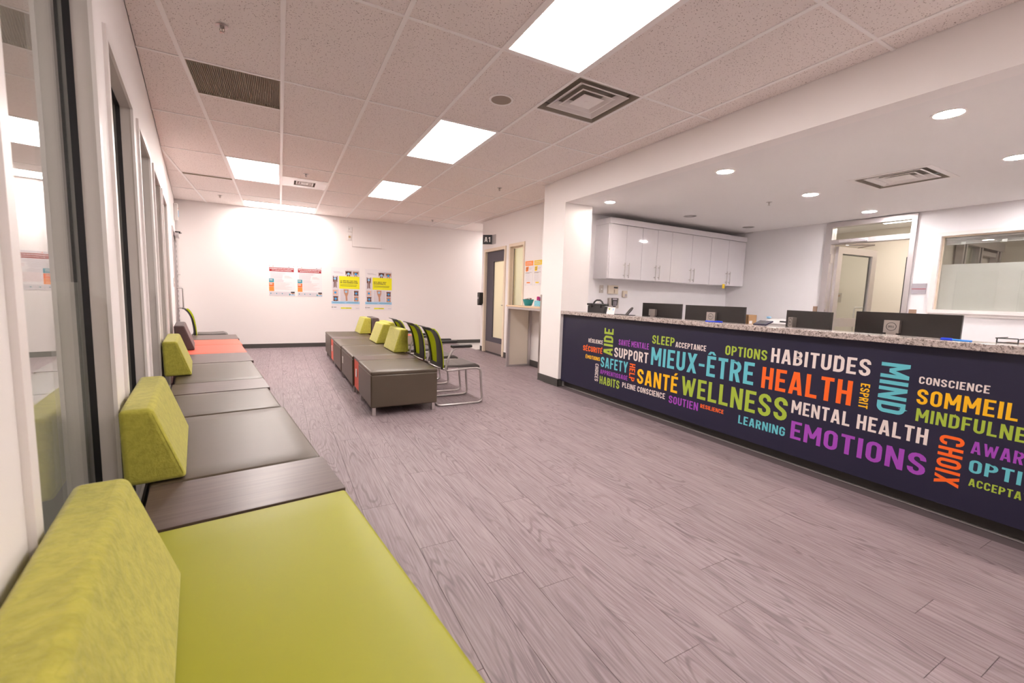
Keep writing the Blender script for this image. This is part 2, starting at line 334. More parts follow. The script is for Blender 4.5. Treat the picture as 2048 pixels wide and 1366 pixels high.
# ------------------------------------------------------------------ floor
ZC, ZO, XS, XA, XR, YB = 2.76, 2.448, 3.315, 3.87, 7.27, 9.96
fl = st(bx(-3.2, XR + 3, -3.2, YB + .1, -0.06, -0.004, mat('floor_substrate', (0.10, 0.075, 0.08, 1), 0.7)).build('floor'))
st(bx(3.48, XR, -3.1, 5.15, -.003, 0, mat('office_floor', (0.36, 0.30, 0.29, 1), 0.5)).build('floor_office'))
st(bx(XR + .12, 9.6, -3, 5.1, -.003, 0, MATS['office_floor']).build('floor_rear_rooms'))
st(bx(XA + .12, 5.6, 5.4, 8.4, -.003, 0, MATS['office_floor']).build('floor_exam_room'))
st(bx(-1.3, XS, -3.1, -.7, -.003, 0, MATS['office_floor']).build('floor_front'))
PW, PL = 0.182, 1.22
pm = {}
def plank(x, y0, y1):
    key = round(y1 - y0, 3)
    if key not in pm:
        g = 0.0003; h = (y1 - y0) / 2; b = MB(); w = PW / 2
        vs_ = [(-w + g, -h + g, -.0035), (w - g, -h + g, -.0035), (w - g, h - g, -.0035), (-w + g, h - g, -.0035)]
        e = 0.0007; vt = [(-w + g + e, -h + g + e, 0), (w - g - e, -h + g + e, 0), (w - g - e, h - g - e, 0), (-w + g + e, h - g - e, 0)]
        me = bpy.data.meshes.new('plank')
        me.from_pydata(vs_ + vt, [], [(4, 5, 6, 7), (0, 1, 5, 4), (1, 2, 6, 5), (2, 3, 7, 6), (3, 0, 4, 7), (3, 2, 1, 0)])
        me.materials.append(PLANK); pm[key] = me
    o = bpy.data.objects.new('plank', pm[key]); C.objects.link(o); o.parent = fl; o.location = (x, (y0 + y1) / 2, 0)
nplank = 0
row = 0
x = -1.72
while x < 3.95:
    y = -2.0 - random.random() * PL
    while y < YB:
        y1 = y + PL
        a, b = max(y, -0.6), min(y1, YB)
        # visible part only: between the slanting left wall and the counter or door wall
        xl = -.27 - .139 * a
        lim = 3.42 if b < 5.0 else 3.9
        if x > 3.42 and b > 4.8: a = max(a, 5.1)
        if b - a > 0.12 and x - PW / 2 < lim and x + PW / 2 > -.27 - .139 * b - 0.1 and not (x > 3.9):
            ok = not (x > XS + .05 and b < 5.3)
            if ok: plank(x, a, b); nplank += 1
        y = y1
    x += PW; row += 1
print('planks', nplank)
# pale tiles of the corridor beyond the far doorway
for i, (a, b) in enumerate(((3.93, 4.53), (4.54, 5.14))):
    for (c, d) in ((8.70, 9.32), (9.33, 9.95)):
        bx(a - .12, b - .12, c, d, -.0035, 0.001, TILEF).build('floor_tile', parent=fl)

# ------------------------------------------------------------------ ceiling: tiles in a T-bar grid
ceil = st(bx(-3.4, 6.6, -3.2, YB + .1, 2.95, 3.0, mat('plenum_grey', (0.10, 0.09, 0.085, 1), 0.9)).build('ceiling'))
xs = [-1.78, -1.17, -.56, .05, .665, 1.28, 1.89, 2.495, 3.10, 3.71, 4.32, 4.93, 5.54]
ys = [-2.40, -1.11, .12, 1.365, 2.61, 3.855, 5.09, 6.34, 7.55, 8.77, YB]
def clip(poly, nx, ny, c):     # keep nx*x+ny*y >= c
    out = []
    for i in range(len(poly)):
        p, q = poly[i], poly[(i + 1) % len(poly)]; dp = nx * p[0] + ny * p[1] - c; dq = nx * q[0] + ny * q[1] - c
        if dp >= 0: out.append(p)
        if dp * dq < 0: t = dp / (dp - dq); out.append((p[0] + t * (q[0] - p[0]), p[1] + t * (q[1] - p[1])))
    return out
CN = (WN.x, WN.y, WN.dot(P0) + .002)
def regions(x0, x1, y0, y1):
    res = []
    cuts = [(-3, XS, -3, 5.28), (-3, XA, 5.28, 8.6), (-3, 5.6, 8.6, YB)]
    if x1 <= XS: cuts = [(-3, XS, -3, YB)]
    elif x1 <= XA: cuts = [(-3, XS, -3, 5.28), (-3, XA, 5.28, YB)]
    for c in cuts:
        a, b, d, e = max(x0, c[0]), min(x1, c[1]), max(y0, c[2]), min(y1, c[3])
        if b - a < .01 or e - d < .01: continue
        p = clip([(a, d), (b, d), (b, e), (a, e)], *CN)
        if len(p) >= 3:
            A = abs(sum(p[i][0] * p[(i + 1) % len(p)][1] - p[(i + 1) % len(p)][0] * p[i][1] for i in range(len(p)))) / 2
            if A > .003: res.append(p)
    return res
def slab(poly, z0, z1, m, name, parent):
    n = len(poly); v = [(x, y, z0) for x, y in poly] + [(x, y, z1) for x, y in poly]
    f = [tuple(range(n))[::-1], tuple(range(n, 2 * n))] + [(i, (i + 1) % n, n + (i + 1) % n, n + i) for i in range(n)]
    return MB().add(v, f, m).build(name, parent=parent)
holes = []     # fixtures: (x0,x1,y0,y1)
FIX = dict(L1=(1.28, 1.89, 1.365, 2.61), L2=(1.28, 1.89, 3.855, 5.09), L3=(1.28, 1.89, 6.34, 7.55), LL=(-.56, .05, 6.34, 7.55), LF=(-.56, .665, 9.25, 9.88),
           L0=(1.28, 1.89, -2.40, -1.11), VA=(-.56, .05, 3.855, 4.465), VB=(-1.17, -.56, 7.55, 7.67), SD=(.05, .665, 6.965, 7.55), DM=(1.89, 2.495, 2.61, 3.225), LU=(2.495, 3.71, 9.25, 9.88))
splits = []
def cells():
    for i in range(len(xs) - 1):
        for j in range(len(ys) - 1):
            x0, x1, y0, y1 = xs[i], xs[i + 1], ys[j], ys[j + 1]
            parts = [(y0, y1)]
            for k, (a, b, c, d) in FIX.items():
                if a < (x0 + x1) / 2 < b:
                    new = []
                    for (p, q) in parts:
                        if d <= p + .01 or c >= q - .01: new.append((p, q)); continue
                        if c - p > .03: new.append((p, c)); splits.append((x0, x1, c))
                        if q - d > .03: new.append((d, q)); splits.append((x0, x1, d))
                    parts = new
            for (p, q) in parts: yield x0, x1, p, q
G = 0.004
for (x0, x1, y0, y1) in cells():
    for p in regions(x0, x1, y0, y1):
        cx = sum(q[0] for q in p) / len(p); cy = sum(q[1] for q in p) / len(p)
        q = [(cx + (a - cx) * (1 - G / max(.05, abs(a - cx))), cy + (b - cy) * (1 - G / max(.05, abs(b - cy)))) for a, b in p]
        slab(q, ZC + .004, ZC + .016, CTILE, 'ceiling_tile', ceil)
tb = MB(); tn = 0.0135
def bar(x0, x1, y0, y1, drop=0.0):
    for p in regions(x0, x1, y0, y1):
        n = len(p); v = [(x, y, ZC - .0015 - drop) for x, y in p] + [(x, y, ZC + .003) for x, y in p]
        tb.add(v, [tuple(range(n))[::-1], tuple(range(n, 2 * n))] + [(i, (i + 1) % n, n + (i + 1) % n, n + i) for i in range(n)], TBAR)
for X in xs:
    mbar = MB(); bar(X - tn, X + tn, ys[0], YB, .0008)
    tb.build('grid_runner', parent=ceil); tb = MB()
for Y in ys[1:-1]:
    for i in range(len(xs) - 1): bar(xs[i] + tn, xs[i + 1] - tn, Y - tn * .75, Y + tn * .75)
for (x0, x1, Y) in splits: bar(x0 + tn, x1 - tn, Y - tn * .75, Y + tn * .75)
o = tb.build('cross_tee', parent=ceil); o['kind'] = 'stuff'

# ------------------------------------------------------------------ walls
# left wall: piers, header and low sill round the sidelights, all in the wall's own frame
WIN = [(1.085, 2.17), (2.44, 3.39), (3.66, 4.56), (4.88, 5.77), (6.06, 7.02)]
DOOR3 = (8.35, 9.42)
ZH, ZSILL, TH = 2.24, 0.10, 0.13
b = LMB()
cur = -3.2
for (a, c) in WIN + [DOOR3]:
    b.box(-TH, 0, cur, a, 0, ZH if a != DOOR3[0] else 2.10, WALL); cur = c
    b.box(-TH, 0, a, c, 2.10 if a == DOOR3[0] else ZH, 2.95, WALL)
    if a != DOOR3[0]: b.box(-TH, 0, a, c, 0, ZSILL, WALL)
b.box(-TH, 0, cur, 10.03, 0, 2.95, WALL)
cur = -3.2
for (a, c) in WIN + [DOOR3]:
    if a != DOOR3[0]: b.box(-TH, 0, cur, a, ZH, 2.95, WALL)
    else: b.box(-TH, 0, cur, a, 2.10, 2.95, WALL)
    cur = c
st(b.build('wall_left'))
# the dim rooms behind the left wall
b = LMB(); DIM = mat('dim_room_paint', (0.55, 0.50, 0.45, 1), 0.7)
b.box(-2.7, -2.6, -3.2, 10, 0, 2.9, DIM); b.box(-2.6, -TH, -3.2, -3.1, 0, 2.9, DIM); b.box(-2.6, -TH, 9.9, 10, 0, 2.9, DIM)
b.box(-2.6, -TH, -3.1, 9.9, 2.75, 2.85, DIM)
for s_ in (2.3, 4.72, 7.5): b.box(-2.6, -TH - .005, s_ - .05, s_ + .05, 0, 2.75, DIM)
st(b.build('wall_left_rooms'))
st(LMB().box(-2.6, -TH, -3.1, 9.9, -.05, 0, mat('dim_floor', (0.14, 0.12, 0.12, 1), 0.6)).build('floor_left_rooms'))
st(bx(-1.85, 6.2, YB, YB + .12, 0, 2.95, WALL).build('wall_back'))
st(bx(XA, XA + .12, 8.46, 8.6, 0, 2.95, WALL).box(XA, XA + .12, 7.47, 8.46, 2.17, 2.95, WALL).box(XA, XA + .12, 7.34, 7.47, 0, 2.95, WALL)
   .box(XA, XA + .12, 6.75, 7.34, 2.185, 2.95, WALL).box(XA, XA + .12, 6.75, 7.34, 0, .10, WALL).box(XA, XA + .12, 5.28, 6.75, 0, 2.95, WALL).build('wall_doors'))
st(bx(XA + .12, 6.2, 8.5, 8.6, 0, 2.95, WALL).box(6.1, 6.2, 8.6, YB, 0, 2.95, WALL).build('wall_corridor'))
# pillar + bulkhead
b = MB(); b.box(XS, XS + .445, 4.76, 5.28, 0, 2.95, WALL); b.box(XS + .445, XA, 5.153, 5.28, 0, 2.95, WALL); st(b.build('wall_pillar'))
st(bx(XS, XS + .14, -3.1, 4.76, ZO, 2.95, WALL).build('wall_bulkhead'))
st(bx(XS + .14, 5.01, -3.1, 5.153, ZO, ZO + .05, DRY).box(5.56, XR + .1, -3.1, 5.153, ZO, ZO + .05, DRY).box(5.01, 5.56, -3.1, 1.72, ZO, ZO + .05, DRY).box(5.01, 5.56, 2.27, 5.153, ZO, ZO + .05, DRY).build('ceiling_office'))
st(bx(3.76, XR + .12, 5.153, 5.28, 0, 2.6, OWALL).build('wall_office_back'))
DY0, DY1 = 2.51, 3.563          # office door frame
WY0, WY1 = 0.30, 2.31           # office window frame
b = MB(); b.box(XR, XR + .12, DY1, 5.153, 0, 2.5, OWALL).box(XR, XR + .12, WY1, DY0, 0, 2.5, OWALL).box(XR, XR + .12, WY0, WY1, 0, 1.165, OWALL)
b.box(XR, XR + .12, WY0, WY1, 2.16, 2.5, OWALL).box(XR, XR + .12, -3.1, WY0, 0, 2.5, OWALL).box(XR, XR + .12, DY0, DY1, 2.436, 2.5, OWALL); st(b.build('wall_office_right'))
st(bx(-3.4, XR + 3, -3.2, -3.1, 0, 2.95, WALL).build('wall_front'))
# room behind the A1 door
b = MB(); b.box(5.6, 5.7, 5.3, 8.5, 0, 2.7, BEIGE).box(XA + .12, 5.6, 5.28, 5.4, 0, 2.7, BEIGE).box(XA + .12, 5.6, 8.4, 8.5, 0, 2.7, BEIGE).box(XA + .12, 5.6, 5.4, 8.4, 2.6, 2.7, DRY); st(b.build('wall_exam_room'))
# corridor and room behind the office wall
b = MB(); b.box(9.6, 9.7, -3, 5.2, 0, 2.7, BEIGE).box(XR + .12, 9.6, 5.1, 5.2, 0, 2.7, BEIGE).box(XR + .12, 9.6, 2.33, 2.42, 0, 2.7, BEIGE)
b.box(XR + .12, 9.6, -3.1, -3, 0, 2.7, BEIGE); st(b.build('wall_rear_rooms'))
st(bx(XR + .12, 9.6, -3, 5.1, 2.62, 2.7, DRY).build('ceiling_rear_rooms'))

for (s_, nm) in ((1.2, 'first'), (3.6, 'second'), (6.0, 'third')):  # unseen light panels, added to brighten the rooms behind the glass
    tag(LMB().box(-1.9, -1.3, s_ - .5, s_ + .5, 2.73, 2.745, mat('added_room_lens', (0.9, 0.9, 0.9, 1), 0.5, emit=LIGHT, strength=7)).build('ceiling_light', origin=LW(-1.6, s_, 2.74), rotz=LROT), 'added unseen light panel in the %s room behind the left wall windows' % nm, 'ceiling light')
# baseboards
def bb(name, *boxes):
    b = MB()
    for q in boxes: b.box(*q, BASEB)
    return st(b.build(name))
bb('baseboard_back', (-1.62, 6.0, YB - .008, YB, 0, .085), (-1.62, 6.0, YB - .016, YB - .008, 0, .012))
bb('baseboard_doors', (XA - .008, XA, 8.5, 8.6, 0, .10), (XA - .008, XA, 7.36, 7.46, 0, .10), (XA - .008, XA, 5.29, 6.74, 0, .10))
bb('baseboard_pillar', (XS - .008, XS, 4.752, 5.27, 0, .10), (XS - .008, XS + .07, 4.752, 4.76, 0, .10), (XS - .014, XS - .008, 4.746, 5.27, 0, .01))
b = LMB(); cur = -3.1
for a in (8.28,): b.box(0, .008, -3.1, a, 0, .09, BASEB)
b.box(0, .008, 9.46, 10.02, 0, .09, BASEB); st(b.build('baseboard_left'))
bb('baseboard_corridor', (XA + .0, 6.1, 8.6, 8.608, 0, .10))
# metal corner guard on the pillar
o = bx(XS - .004, XS, 5.245, 5.284, 0.0, 1.24, STEEL).box(XS - .004, XS + .04, 5.28, 5.284, 0.0, 1.24, STEEL).build('corner_guard')
tag(o, 'tall brushed metal corner guard on the far edge of the white pillar', 'corner guard')

# ------------------------------------------------------------------ sidelight windows in the left wall
def sidelight(i, a, c):
    r = sroot('window_%d' % i, LW(0, (a + c) / 2, 0), LROT)
    f = .045; d = .012
    b = LMB()      # white casing, slightly proud, with grey returns
    for (s0, s1, z0, z1) in ((a, a + f, ZSILL, ZH), (c - f, c, ZSILL, ZH), (a + f, c - f, ZH - f, ZH), (a + f, c - f, ZSILL, ZSILL + f)):
        b.box(0, d, s0, s1, z0, z1, TRIM)
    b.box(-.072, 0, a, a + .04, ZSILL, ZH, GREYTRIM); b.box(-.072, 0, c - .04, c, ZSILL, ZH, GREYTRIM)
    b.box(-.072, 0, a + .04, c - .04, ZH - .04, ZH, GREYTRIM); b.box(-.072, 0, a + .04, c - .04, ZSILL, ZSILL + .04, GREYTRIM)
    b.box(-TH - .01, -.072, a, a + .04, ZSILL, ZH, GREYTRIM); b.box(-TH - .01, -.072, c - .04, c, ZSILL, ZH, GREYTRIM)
    b.build('window_frame', parent=r)
    g = LMB(); ai, ci, zt, zb = a + .04, c - .04, ZH - .04, ZSILL + .04
    k = .026
    g.box(-.064, -.045, ci - .004, ci, zb, zt, BLACK).box(-.064, -.045, ai, ai + .004, zb, zt, BLACK)
    g.box(-.064, -.045, ai, ci, zt - .004, zt, BLACK).box(-.064, -.045, ai, ci, zb, zb + .004, BLACK)
    g.box(-.090, -.0735, ci - .004, ci, zb, zt, BLACK).box(-.090, -.0735, ai, ai + .004, zb, zt, BLACK)
    g.build('gasket', parent=r)
    LMB().box(-.070, -.064, ai, ci, zb, zt, GLASS).build('glass_pane', parent=r)
    LMB().box(-.0725, -.071, ai, ci, zb, 1.20, FILML).build('frosted_film', parent=r)
for i, (a, c) in enumerate(WIN): sidelight(i + 1, a, c)
# far glazed door in the left wall
r = sroot('door_3', LW(0, 8.88, 0), LROT)
b = LMB(); a, c = DOOR3
for (s0, s1, z0, z1) in ((a, a + .05, 0, 2.1), (c - .05, c, 0, 2.1), (a + .05, c - .05, 2.05, 2.1)): b.box(-.12, .015, s0, s1, z0, z1, ALU)
b.build('door_frame', parent=r)
b = LMB()
for (s0, s1, z0, z1) in ((a + .055, a + .13, .02, 2.04), (c - .13, c - .055, .02, 2.04), (a + .13, c - .13, 1.95, 2.04), (a + .13, c - .13, .02, .22)): b.box(-.045, -.005, s0, s1, z0, z1, ALU)
b.build('door_leaf', parent=r)
LMB().box(-.028, -.022, a + .13, c - .13, .22, 1.95, GLASS).build('glass_pane', parent=r)
LMB().tube([(0.0, 9.3, 1.165), (.07, 9.3, 1.165), (.08, 9.3, 1.15), (.08, 9.3, .835), (.07, 9.3, .82), (0.0, 9.3, .82)], .011, CHROME).build('pull_handle', parent=r)
b = LMB(); b.box(.015, .07, 8.95, 9.35, 2.0, 2.06, ALU).box(.02, .09, 9.05, 9.12, 2.06, 2.09, BLACKP).tube([(.05, 9.0, 2.07), (.10, 9.2, 2.08), (.02, 9.4, 2.08)], .008, BLACKP); b.build('door_closer', parent=r)
LMB().box(.0, .06, 9.28, 9.31, 1.38, 1.39, CHROME).build('lock_cylinder', parent=r)
b = LMB()
for k in range(22): b.box(.014, .018, c + .004, c + .012, .15 + k * .085, .19 + k * .085, BLACKP)
o = b.build('weather_strip', parent=r); o['kind'] = 'stuff'
o = LMB().box(0, .008, 8.12, 8.2, 1.18, 1.31, STEEL).box(.008, .013, 8.15, 8.17, 1.23, 1.26, WHITE).build('wall_switch', origin=LW(0, 8.16, 1.24), rotz=LROT)
tag(o, 'metal light switch on the left wall beside the far glazed door', 'switch')
t = thing('fire_alarm', 'white wall siren strobe high on the left wall near the back corner', 'alarm', LW(0, 9.65, 2.4), LROT)
LMB().rbox(0, .06, 9.58, 9.72, 2.33, 2.62, .012, WHITE).build('housing', parent=t); LMB().box(.06, .068, 9.60, 9.70, 2.40, 2.50, PLB).build('strobe_lens', parent=t)
LMB().box(.06, .063, 9.62, 9.66, 2.53, 2.55, PO).build('indicator_light', parent=t)
t = thing('fire_alarm', 'red and white alarm strobe above the nearest pier of the left wall', 'alarm', LW(0, 2.45, 2.45), LROT)
LMB().rbox(0, .03, 2.38, 2.48, 2.37, 2.50, .006, WHITE).build('housing', parent=t); LMB().box(.03, .04, 2.40, 2.46, 2.375, 2.43, PR).build('strobe_lens', parent=t)

# ------------------------------------------------------------------ A1 door and sidelight
r = sroot('door_1', (XA, 7.96, 0))
b = MB()
for (y0, y1, z0, z1) in ((7.47, 7.53, 0, 2.17), (8.40, 8.46, 0, 2.17), (7.53, 8.40, 2.11, 2.17)):
    b.box(XA - .02, XA + .10, y0, y1, z0, z1, CREAM)
b.build('door_frame', parent=r)
b = MB(); X0, X1 = XA + .03, XA + .075; y0, y1 = 7.535, 8.395; ga, gb = 7.60, 8.07
b.box(X0, X1, y0, ga, .01, 2.105, DOORB).box(X0, X1, gb, y1, .01, 2.105, DOORB).box(X0, X1, ga, gb, .01, .34, DOORB).box(X0, X1, ga, gb, 1.90, 2.105, DOORB); b.build('door_leaf', parent=r)
b = MB()
for (p, q, z0, z1) in ((ga - .012, ga, .328, 1.912), (gb, gb + .012, .328, 1.912), (ga, gb, 1.90, 1.912), (ga, gb, .328, .34)): b.box(X0 - .008, X0, p, q, z0, z1, DOORB)
b.build('glazing_bead', parent=r)
MILK = film_mat('milky_glass', (0.93, 0.88, 0.72, 1), 0.75)
bx(X0 + .02, X0 + .024, ga, gb, .34, 1.90, MILK).build('glass_pane', parent=r)
bx(X0 - .003, X0, y0 + .02, y1 - .02, .02, .235, STEEL).build('kick_plate', parent=r)
b = MB(); b.lathe([(.026, 0), (.026, .01)], 0, 0, CHROME); b.v = [(X0 - v[2], 7.565 + v[0], 1.02 + v[1]) for v in b.v]
b.tube([(X0 - .01, 7.565, 1.02), (X0 - .05, 7.565, 1.02), (X0 - .052, 7.585, 1.02)], .009, CHROME); b.build('lever_handle', parent=r)
r = sroot('window_6', (XA, 7.045, 0)); b = MB()
for (y0, y1, z0, z1) in ((6.75, 6.80, .1, 2.185), (7.29, 7.34, .1, 2.185), (6.80, 7.29, 2.13, 2.185), (6.80, 7.29, .1, .15)): b.box(XA - .015, XA + .11, y0, y1, z0, z1, CREAM)
for (y0, y1, z0, z1) in ((6.80, 6.82, .15, 2.13), (7.25, 7.29, .15, 2.13), (6.82, 7.25, 2.10, 2.13)): b.box(XA + .05, XA + .065, y0, y1, z0, z1, CREAM)
b.build('window_frame', parent=r)
bx(XA + .046, XA + .05, 7.235, 7.25, .15, 2.10, BLACK).build('gasket', parent=r)
bx(XA + .065, XA + .070, 6.80, 7.29, .15, 2.13, GLASS).build('glass_pane', parent=r)
bx(XA + .10, XA + .104, 6.80, 7.29, .15, 2.12, MILK).build('roller_blind', parent=r)
tag(bx(5.0, 5.3, 6.3, 7.9, 2.585, 2.6, EWARM).build('ceiling_light'), 'warm ceiling lamp in the room behind the A1 door glass', 'ceiling light')

# A1 sign: black lettered flag panel on a pale mounting plate
# stroke font -------------------------------------------------------
T = 0.165
def ribbon(pts, t=T):
    n = len(pts); L_, R_ = [], []
    for i, p in enumerate(pts):
        def nrm(a, b): d = Vector((b[0] - a[0], b[1] - a[1])); d.normalize(); return Vector((-d.y, d.x))
        if i == 0: m = nrm(pts[0], pts[1]); k = 1
        elif i == n - 1: m = nrm(pts[-2], pts[-1]); k = 1
        else:
            n1, n2 = nrm(pts[i - 1], p), nrm(p, pts[i + 1]); m = (n1 + n2).normalized(); k = 1 / max(.5, m.dot(n1))
        L_.append((p[0] + m.x * t / 2 * k, p[1] + m.y * t / 2 * k)); R_.append((p[0] - m.x * t / 2 * k, p[1] - m.y * t / 2 * k))
    return [[L_[i], L_[i + 1], R_[i + 1], R_[i]] for i in range(n - 1)]
def arc(cx, cy, rx, ry, a0, a1, n=7): return [(cx + rx * math.cos(math.radians(a0 + (a1 - a0) * i / n)), cy + ry * math.sin(math.radians(a0 + (a1 - a0) * i / n))) for i in range(n + 1)]
def rc(x0, y0, x1, y1): return [[(x0, y0), (x1, y0), (x1, y1), (x0, y1)]]
def dg(x0, y0, x1, y1, t=T):
    h = t / 2 * math.hypot(x1 - x0, y1 - y0) / max(.05, abs(y1 - y0)); return [[(x0 - h, y0), (x0 + h, y0), (x1 + h, y1), (x1 - h, y1)]]
def glyph(ch):
    acc = None
    if ch in 'ÉÈ': acc, ch = ch, 'E'
    if ch == 'Ê': acc, ch = '^', 'E'
    t = T; h = t / 2; w = .50; Tn, B = 1 - h, h; q = []
    Lx = h; R = w - h; r = (w - t) / 2; rr = r * 1.1
    if ch == 'A': w = .56; q = dg(h * 1.05, 0, w / 2 - .035, 1) + dg(w - h * 1.05, 0, w / 2 + .035, 1) + rc(.16, .19, w - .16, .33)
    elif ch == 'B': q = rc(0, 0, t, 1) + ribbon([(Lx, Tn), (R - .17, Tn)] + arc(R - .19, .725, .17, .19, 90, -90) + [(Lx, .535)]) + ribbon([(Lx, .535), (R - .17, .535)] + arc(R - .19, .31, .19, .225, 90, -90) + [(Lx, B)])
    elif ch in 'CG':
        top = arc(w / 2, Tn - rr, r, rr, 0, 180); bot = arc(w / 2, B + rr, r, rr, 180, 360)
        q = ribbon([(R, .68)] + top + bot + ([(R, .32)] if ch == 'C' else [(R, .52)]))
        if ch == 'G': q += rc(w / 2, .42, w, .55)
    elif ch == 'D': q = rc(0, 0, t, 1) + ribbon([(Lx, Tn), (R - rr, Tn)] + arc(R - rr, Tn - rr, rr, rr, 90, 0) + arc(R - rr, B + rr, rr, rr, 0, -90) + [(Lx, B)])
    elif ch in 'EF':
        w = .44; q = rc(0, 0, t, 1) + rc(t, 1 - t * .92, w, 1) + rc(t, .43, w * .88, .43 + t * .9)
        if ch == 'E': q += rc(t, 0, w, t * .92)
    elif ch == 'H': q = rc(0, 0, t, 1) + rc(w - t, 0, w, 1) + rc(t, .43, w - t, .43 + t * .9)
    elif ch == 'I': w = t; q = rc(0, 0, t, 1)
    elif ch == 'L': w = .43; q = rc(0, 0, t, 1) + rc(t, 0, w, t * .92)
    elif ch == 'M': w = .66; q = rc(0, 0, t * .95, 1) + rc(w - t * .95, 0, w, 1) + dg(h, 1, w / 2, .30, t * .9) + dg(w - h, 1, w / 2, .30, t * .9)
    elif ch == 'N': w = .53; q = rc(0, 0, t * .95, 1) + rc(w - t * .95, 0, w, 1) + dg(h, 1, w - h, 0, t * .9)
    elif ch in 'O0': 
        p = arc(w / 2, Tn - rr, r, rr, 0, 180) + arc(w / 2, B + rr, r, rr, 180, 360); q = ribbon(p + [p[0]])
    elif ch in 'PR':
        q = rc(0, 0, t, 1) + ribbon([(Lx, Tn), (R - .17, Tn)] + arc(R - .2, .69, .2, .225, 90, -90) + [(Lx, .465)])
        if ch == 'R': q += dg(w - h * 1.15, 0, .27, .46)
    elif ch == 'S':
        bz = [((1 - u) ** 3 * Lx + 3 * (1 - u) ** 2 * u * Lx + 3 * (1 - u) * u * u * R + u ** 3 * R, (1 - u) ** 3 * .70 + 3 * (1 - u) ** 2 * u * .52 + 3 * (1 - u) * u * u * .48 + u ** 3 * .30) for u in [i / 8 for i in range(1, 8)]]
        q = ribbon([(R, .69)] + arc(w / 2, Tn - rr, r, rr, 0, 180) + bz + arc(w / 2, B + rr, r, rr, 0, -180) + [(Lx, .31)])
    elif ch == 'T': w = .46; q = rc(0, 1 - t * .92, w, 1) + rc(w / 2 - h, 0, w / 2 + h, 1 - t * .92)
    elif ch == 'U': q = ribbon([(Lx, 1)] + arc(w / 2, B + rr, r, rr, 180, 360) + [(R, 1)])
    elif ch == 'V': w = .54; q = dg(w / 2, 0, h, 1) + dg(w / 2, 0, w - h, 1)
    elif ch == 'W': w = .78; q = dg(.22, 0, h * .9, 1, t * .9) + dg(.22, 0, w / 2, .85, t * .9) + dg(w - .22, 0, w / 2, .85, t * .9) + dg(w - .22, 0, w - h * .9, 1, t * .9)
    elif ch == 'X': w = .53; q = dg(h, 0, w - h, 1) + dg(w - h, 0, h, 1)
    elif ch == 'Y': w = .54; q = rc(w / 2 - h, 0, w / 2 + h, .45) + dg(w / 2, .38, h, 1) + dg(w / 2, .38, w - h, 1)
    elif ch == '1': w = .34; q = rc(w - t, 0, w, 1) + dg(0.06, .72, w - h, 1, t * .8)
    elif ch == '-': w = .30; q = rc(0, .42, w, .55)
    elif ch == '.': w = .15; q = rc(0, 0, .15, .15)
    elif ch == ' ': w = .16
    if acc == 'É': q += [[(.16, 1.06), (.29, 1.06), (.42, 1.22), (.25, 1.22)]]
    if acc == 'È': q += [[(.16, 1.22), (.33, 1.22), (.38, 1.06), (.25, 1.06)]]
    if acc == '^': q += dg(.08, 1.06, .20, 1.22, .11) + dg(.36, 1.06, .24, 1.22, .11)
    return q, w
def text_polys(txt, gap=.115):
    x = 0; out = []
    for i, ch in enumerate(txt):
        q, w = glyph(ch); out += [[(a + x, b) for a, b in p] for p in q]; x += w + gap
    return out, x - gap
def letter(mb, txt, O, U, V, width, height, m, thick=.0006, ref=None):
    """O origin (bottom-left of the cap box), U reading direction, V up"""
    polys, w = text_polys(txt); w0 = w if ref is None else text_polys(ref)[1]
    O, U, V = Vector(O), Vector(U), Vector(V); Nn = U.cross(V)
    sx, sy = width / w0, height
    for i, p in enumerate(polys):
        th = thick * .3 + (len(mb.f) % 60) * .000010
        mb.add([tuple(O + U * (x * sx) + V * (y * sy) + Nn * th) for x, y in p], [tuple(range(len(p)))], m)
# sign
t = thing('room_sign', 'small black A1 room sign projecting from the wall above the dark door', 'sign', (XA, 8.1, 2.35))
a0 = Vector((XA - .005, 8.12, 0)); a1 = Vector((3.71, 8.24, 0)); U = (a0 - a1).normalized(); Nn = U.cross(Vector((0, 0, 1)))
def quadbox(mb, O, U, V, Nn, w, h, t_, m):
    O, U, V, Nn = map(Vector, (O, U, V, Nn)); v = [O + U * a * w + V * b_ * h + Nn * c * t_ for a in (0, 1) for b_ in (0, 1) for c in (0, 1)]
    return mb.add([tuple(q) for q in v], [(0, 1, 3, 2), (4, 6, 7, 5), (0, 4, 5, 1), (2, 3, 7, 6), (0, 2, 6, 4), (1, 5, 7, 3)], m)
Wd = (a0 - a1).length
quadbox(MB(), (a1.x, a1.y, 2.255), U, (0, 0, 1), Nn * -1, Wd, .19, .012, PK).build('sign_panel', parent=t)
b = MB(); O = Vector((a1.x, a1.y, 2.30)) + Nn * .0004; letter(b, 'A1', O + U * Wd * .18, U, (0, 0, 1), Wd * .62, .10, WHITE, .001); b.build('lettering', parent=t)
bx(XA - .006, XA, 7.95, 8.13, 2.25, 2.44, ALU).build('mounting_plate', parent=t)

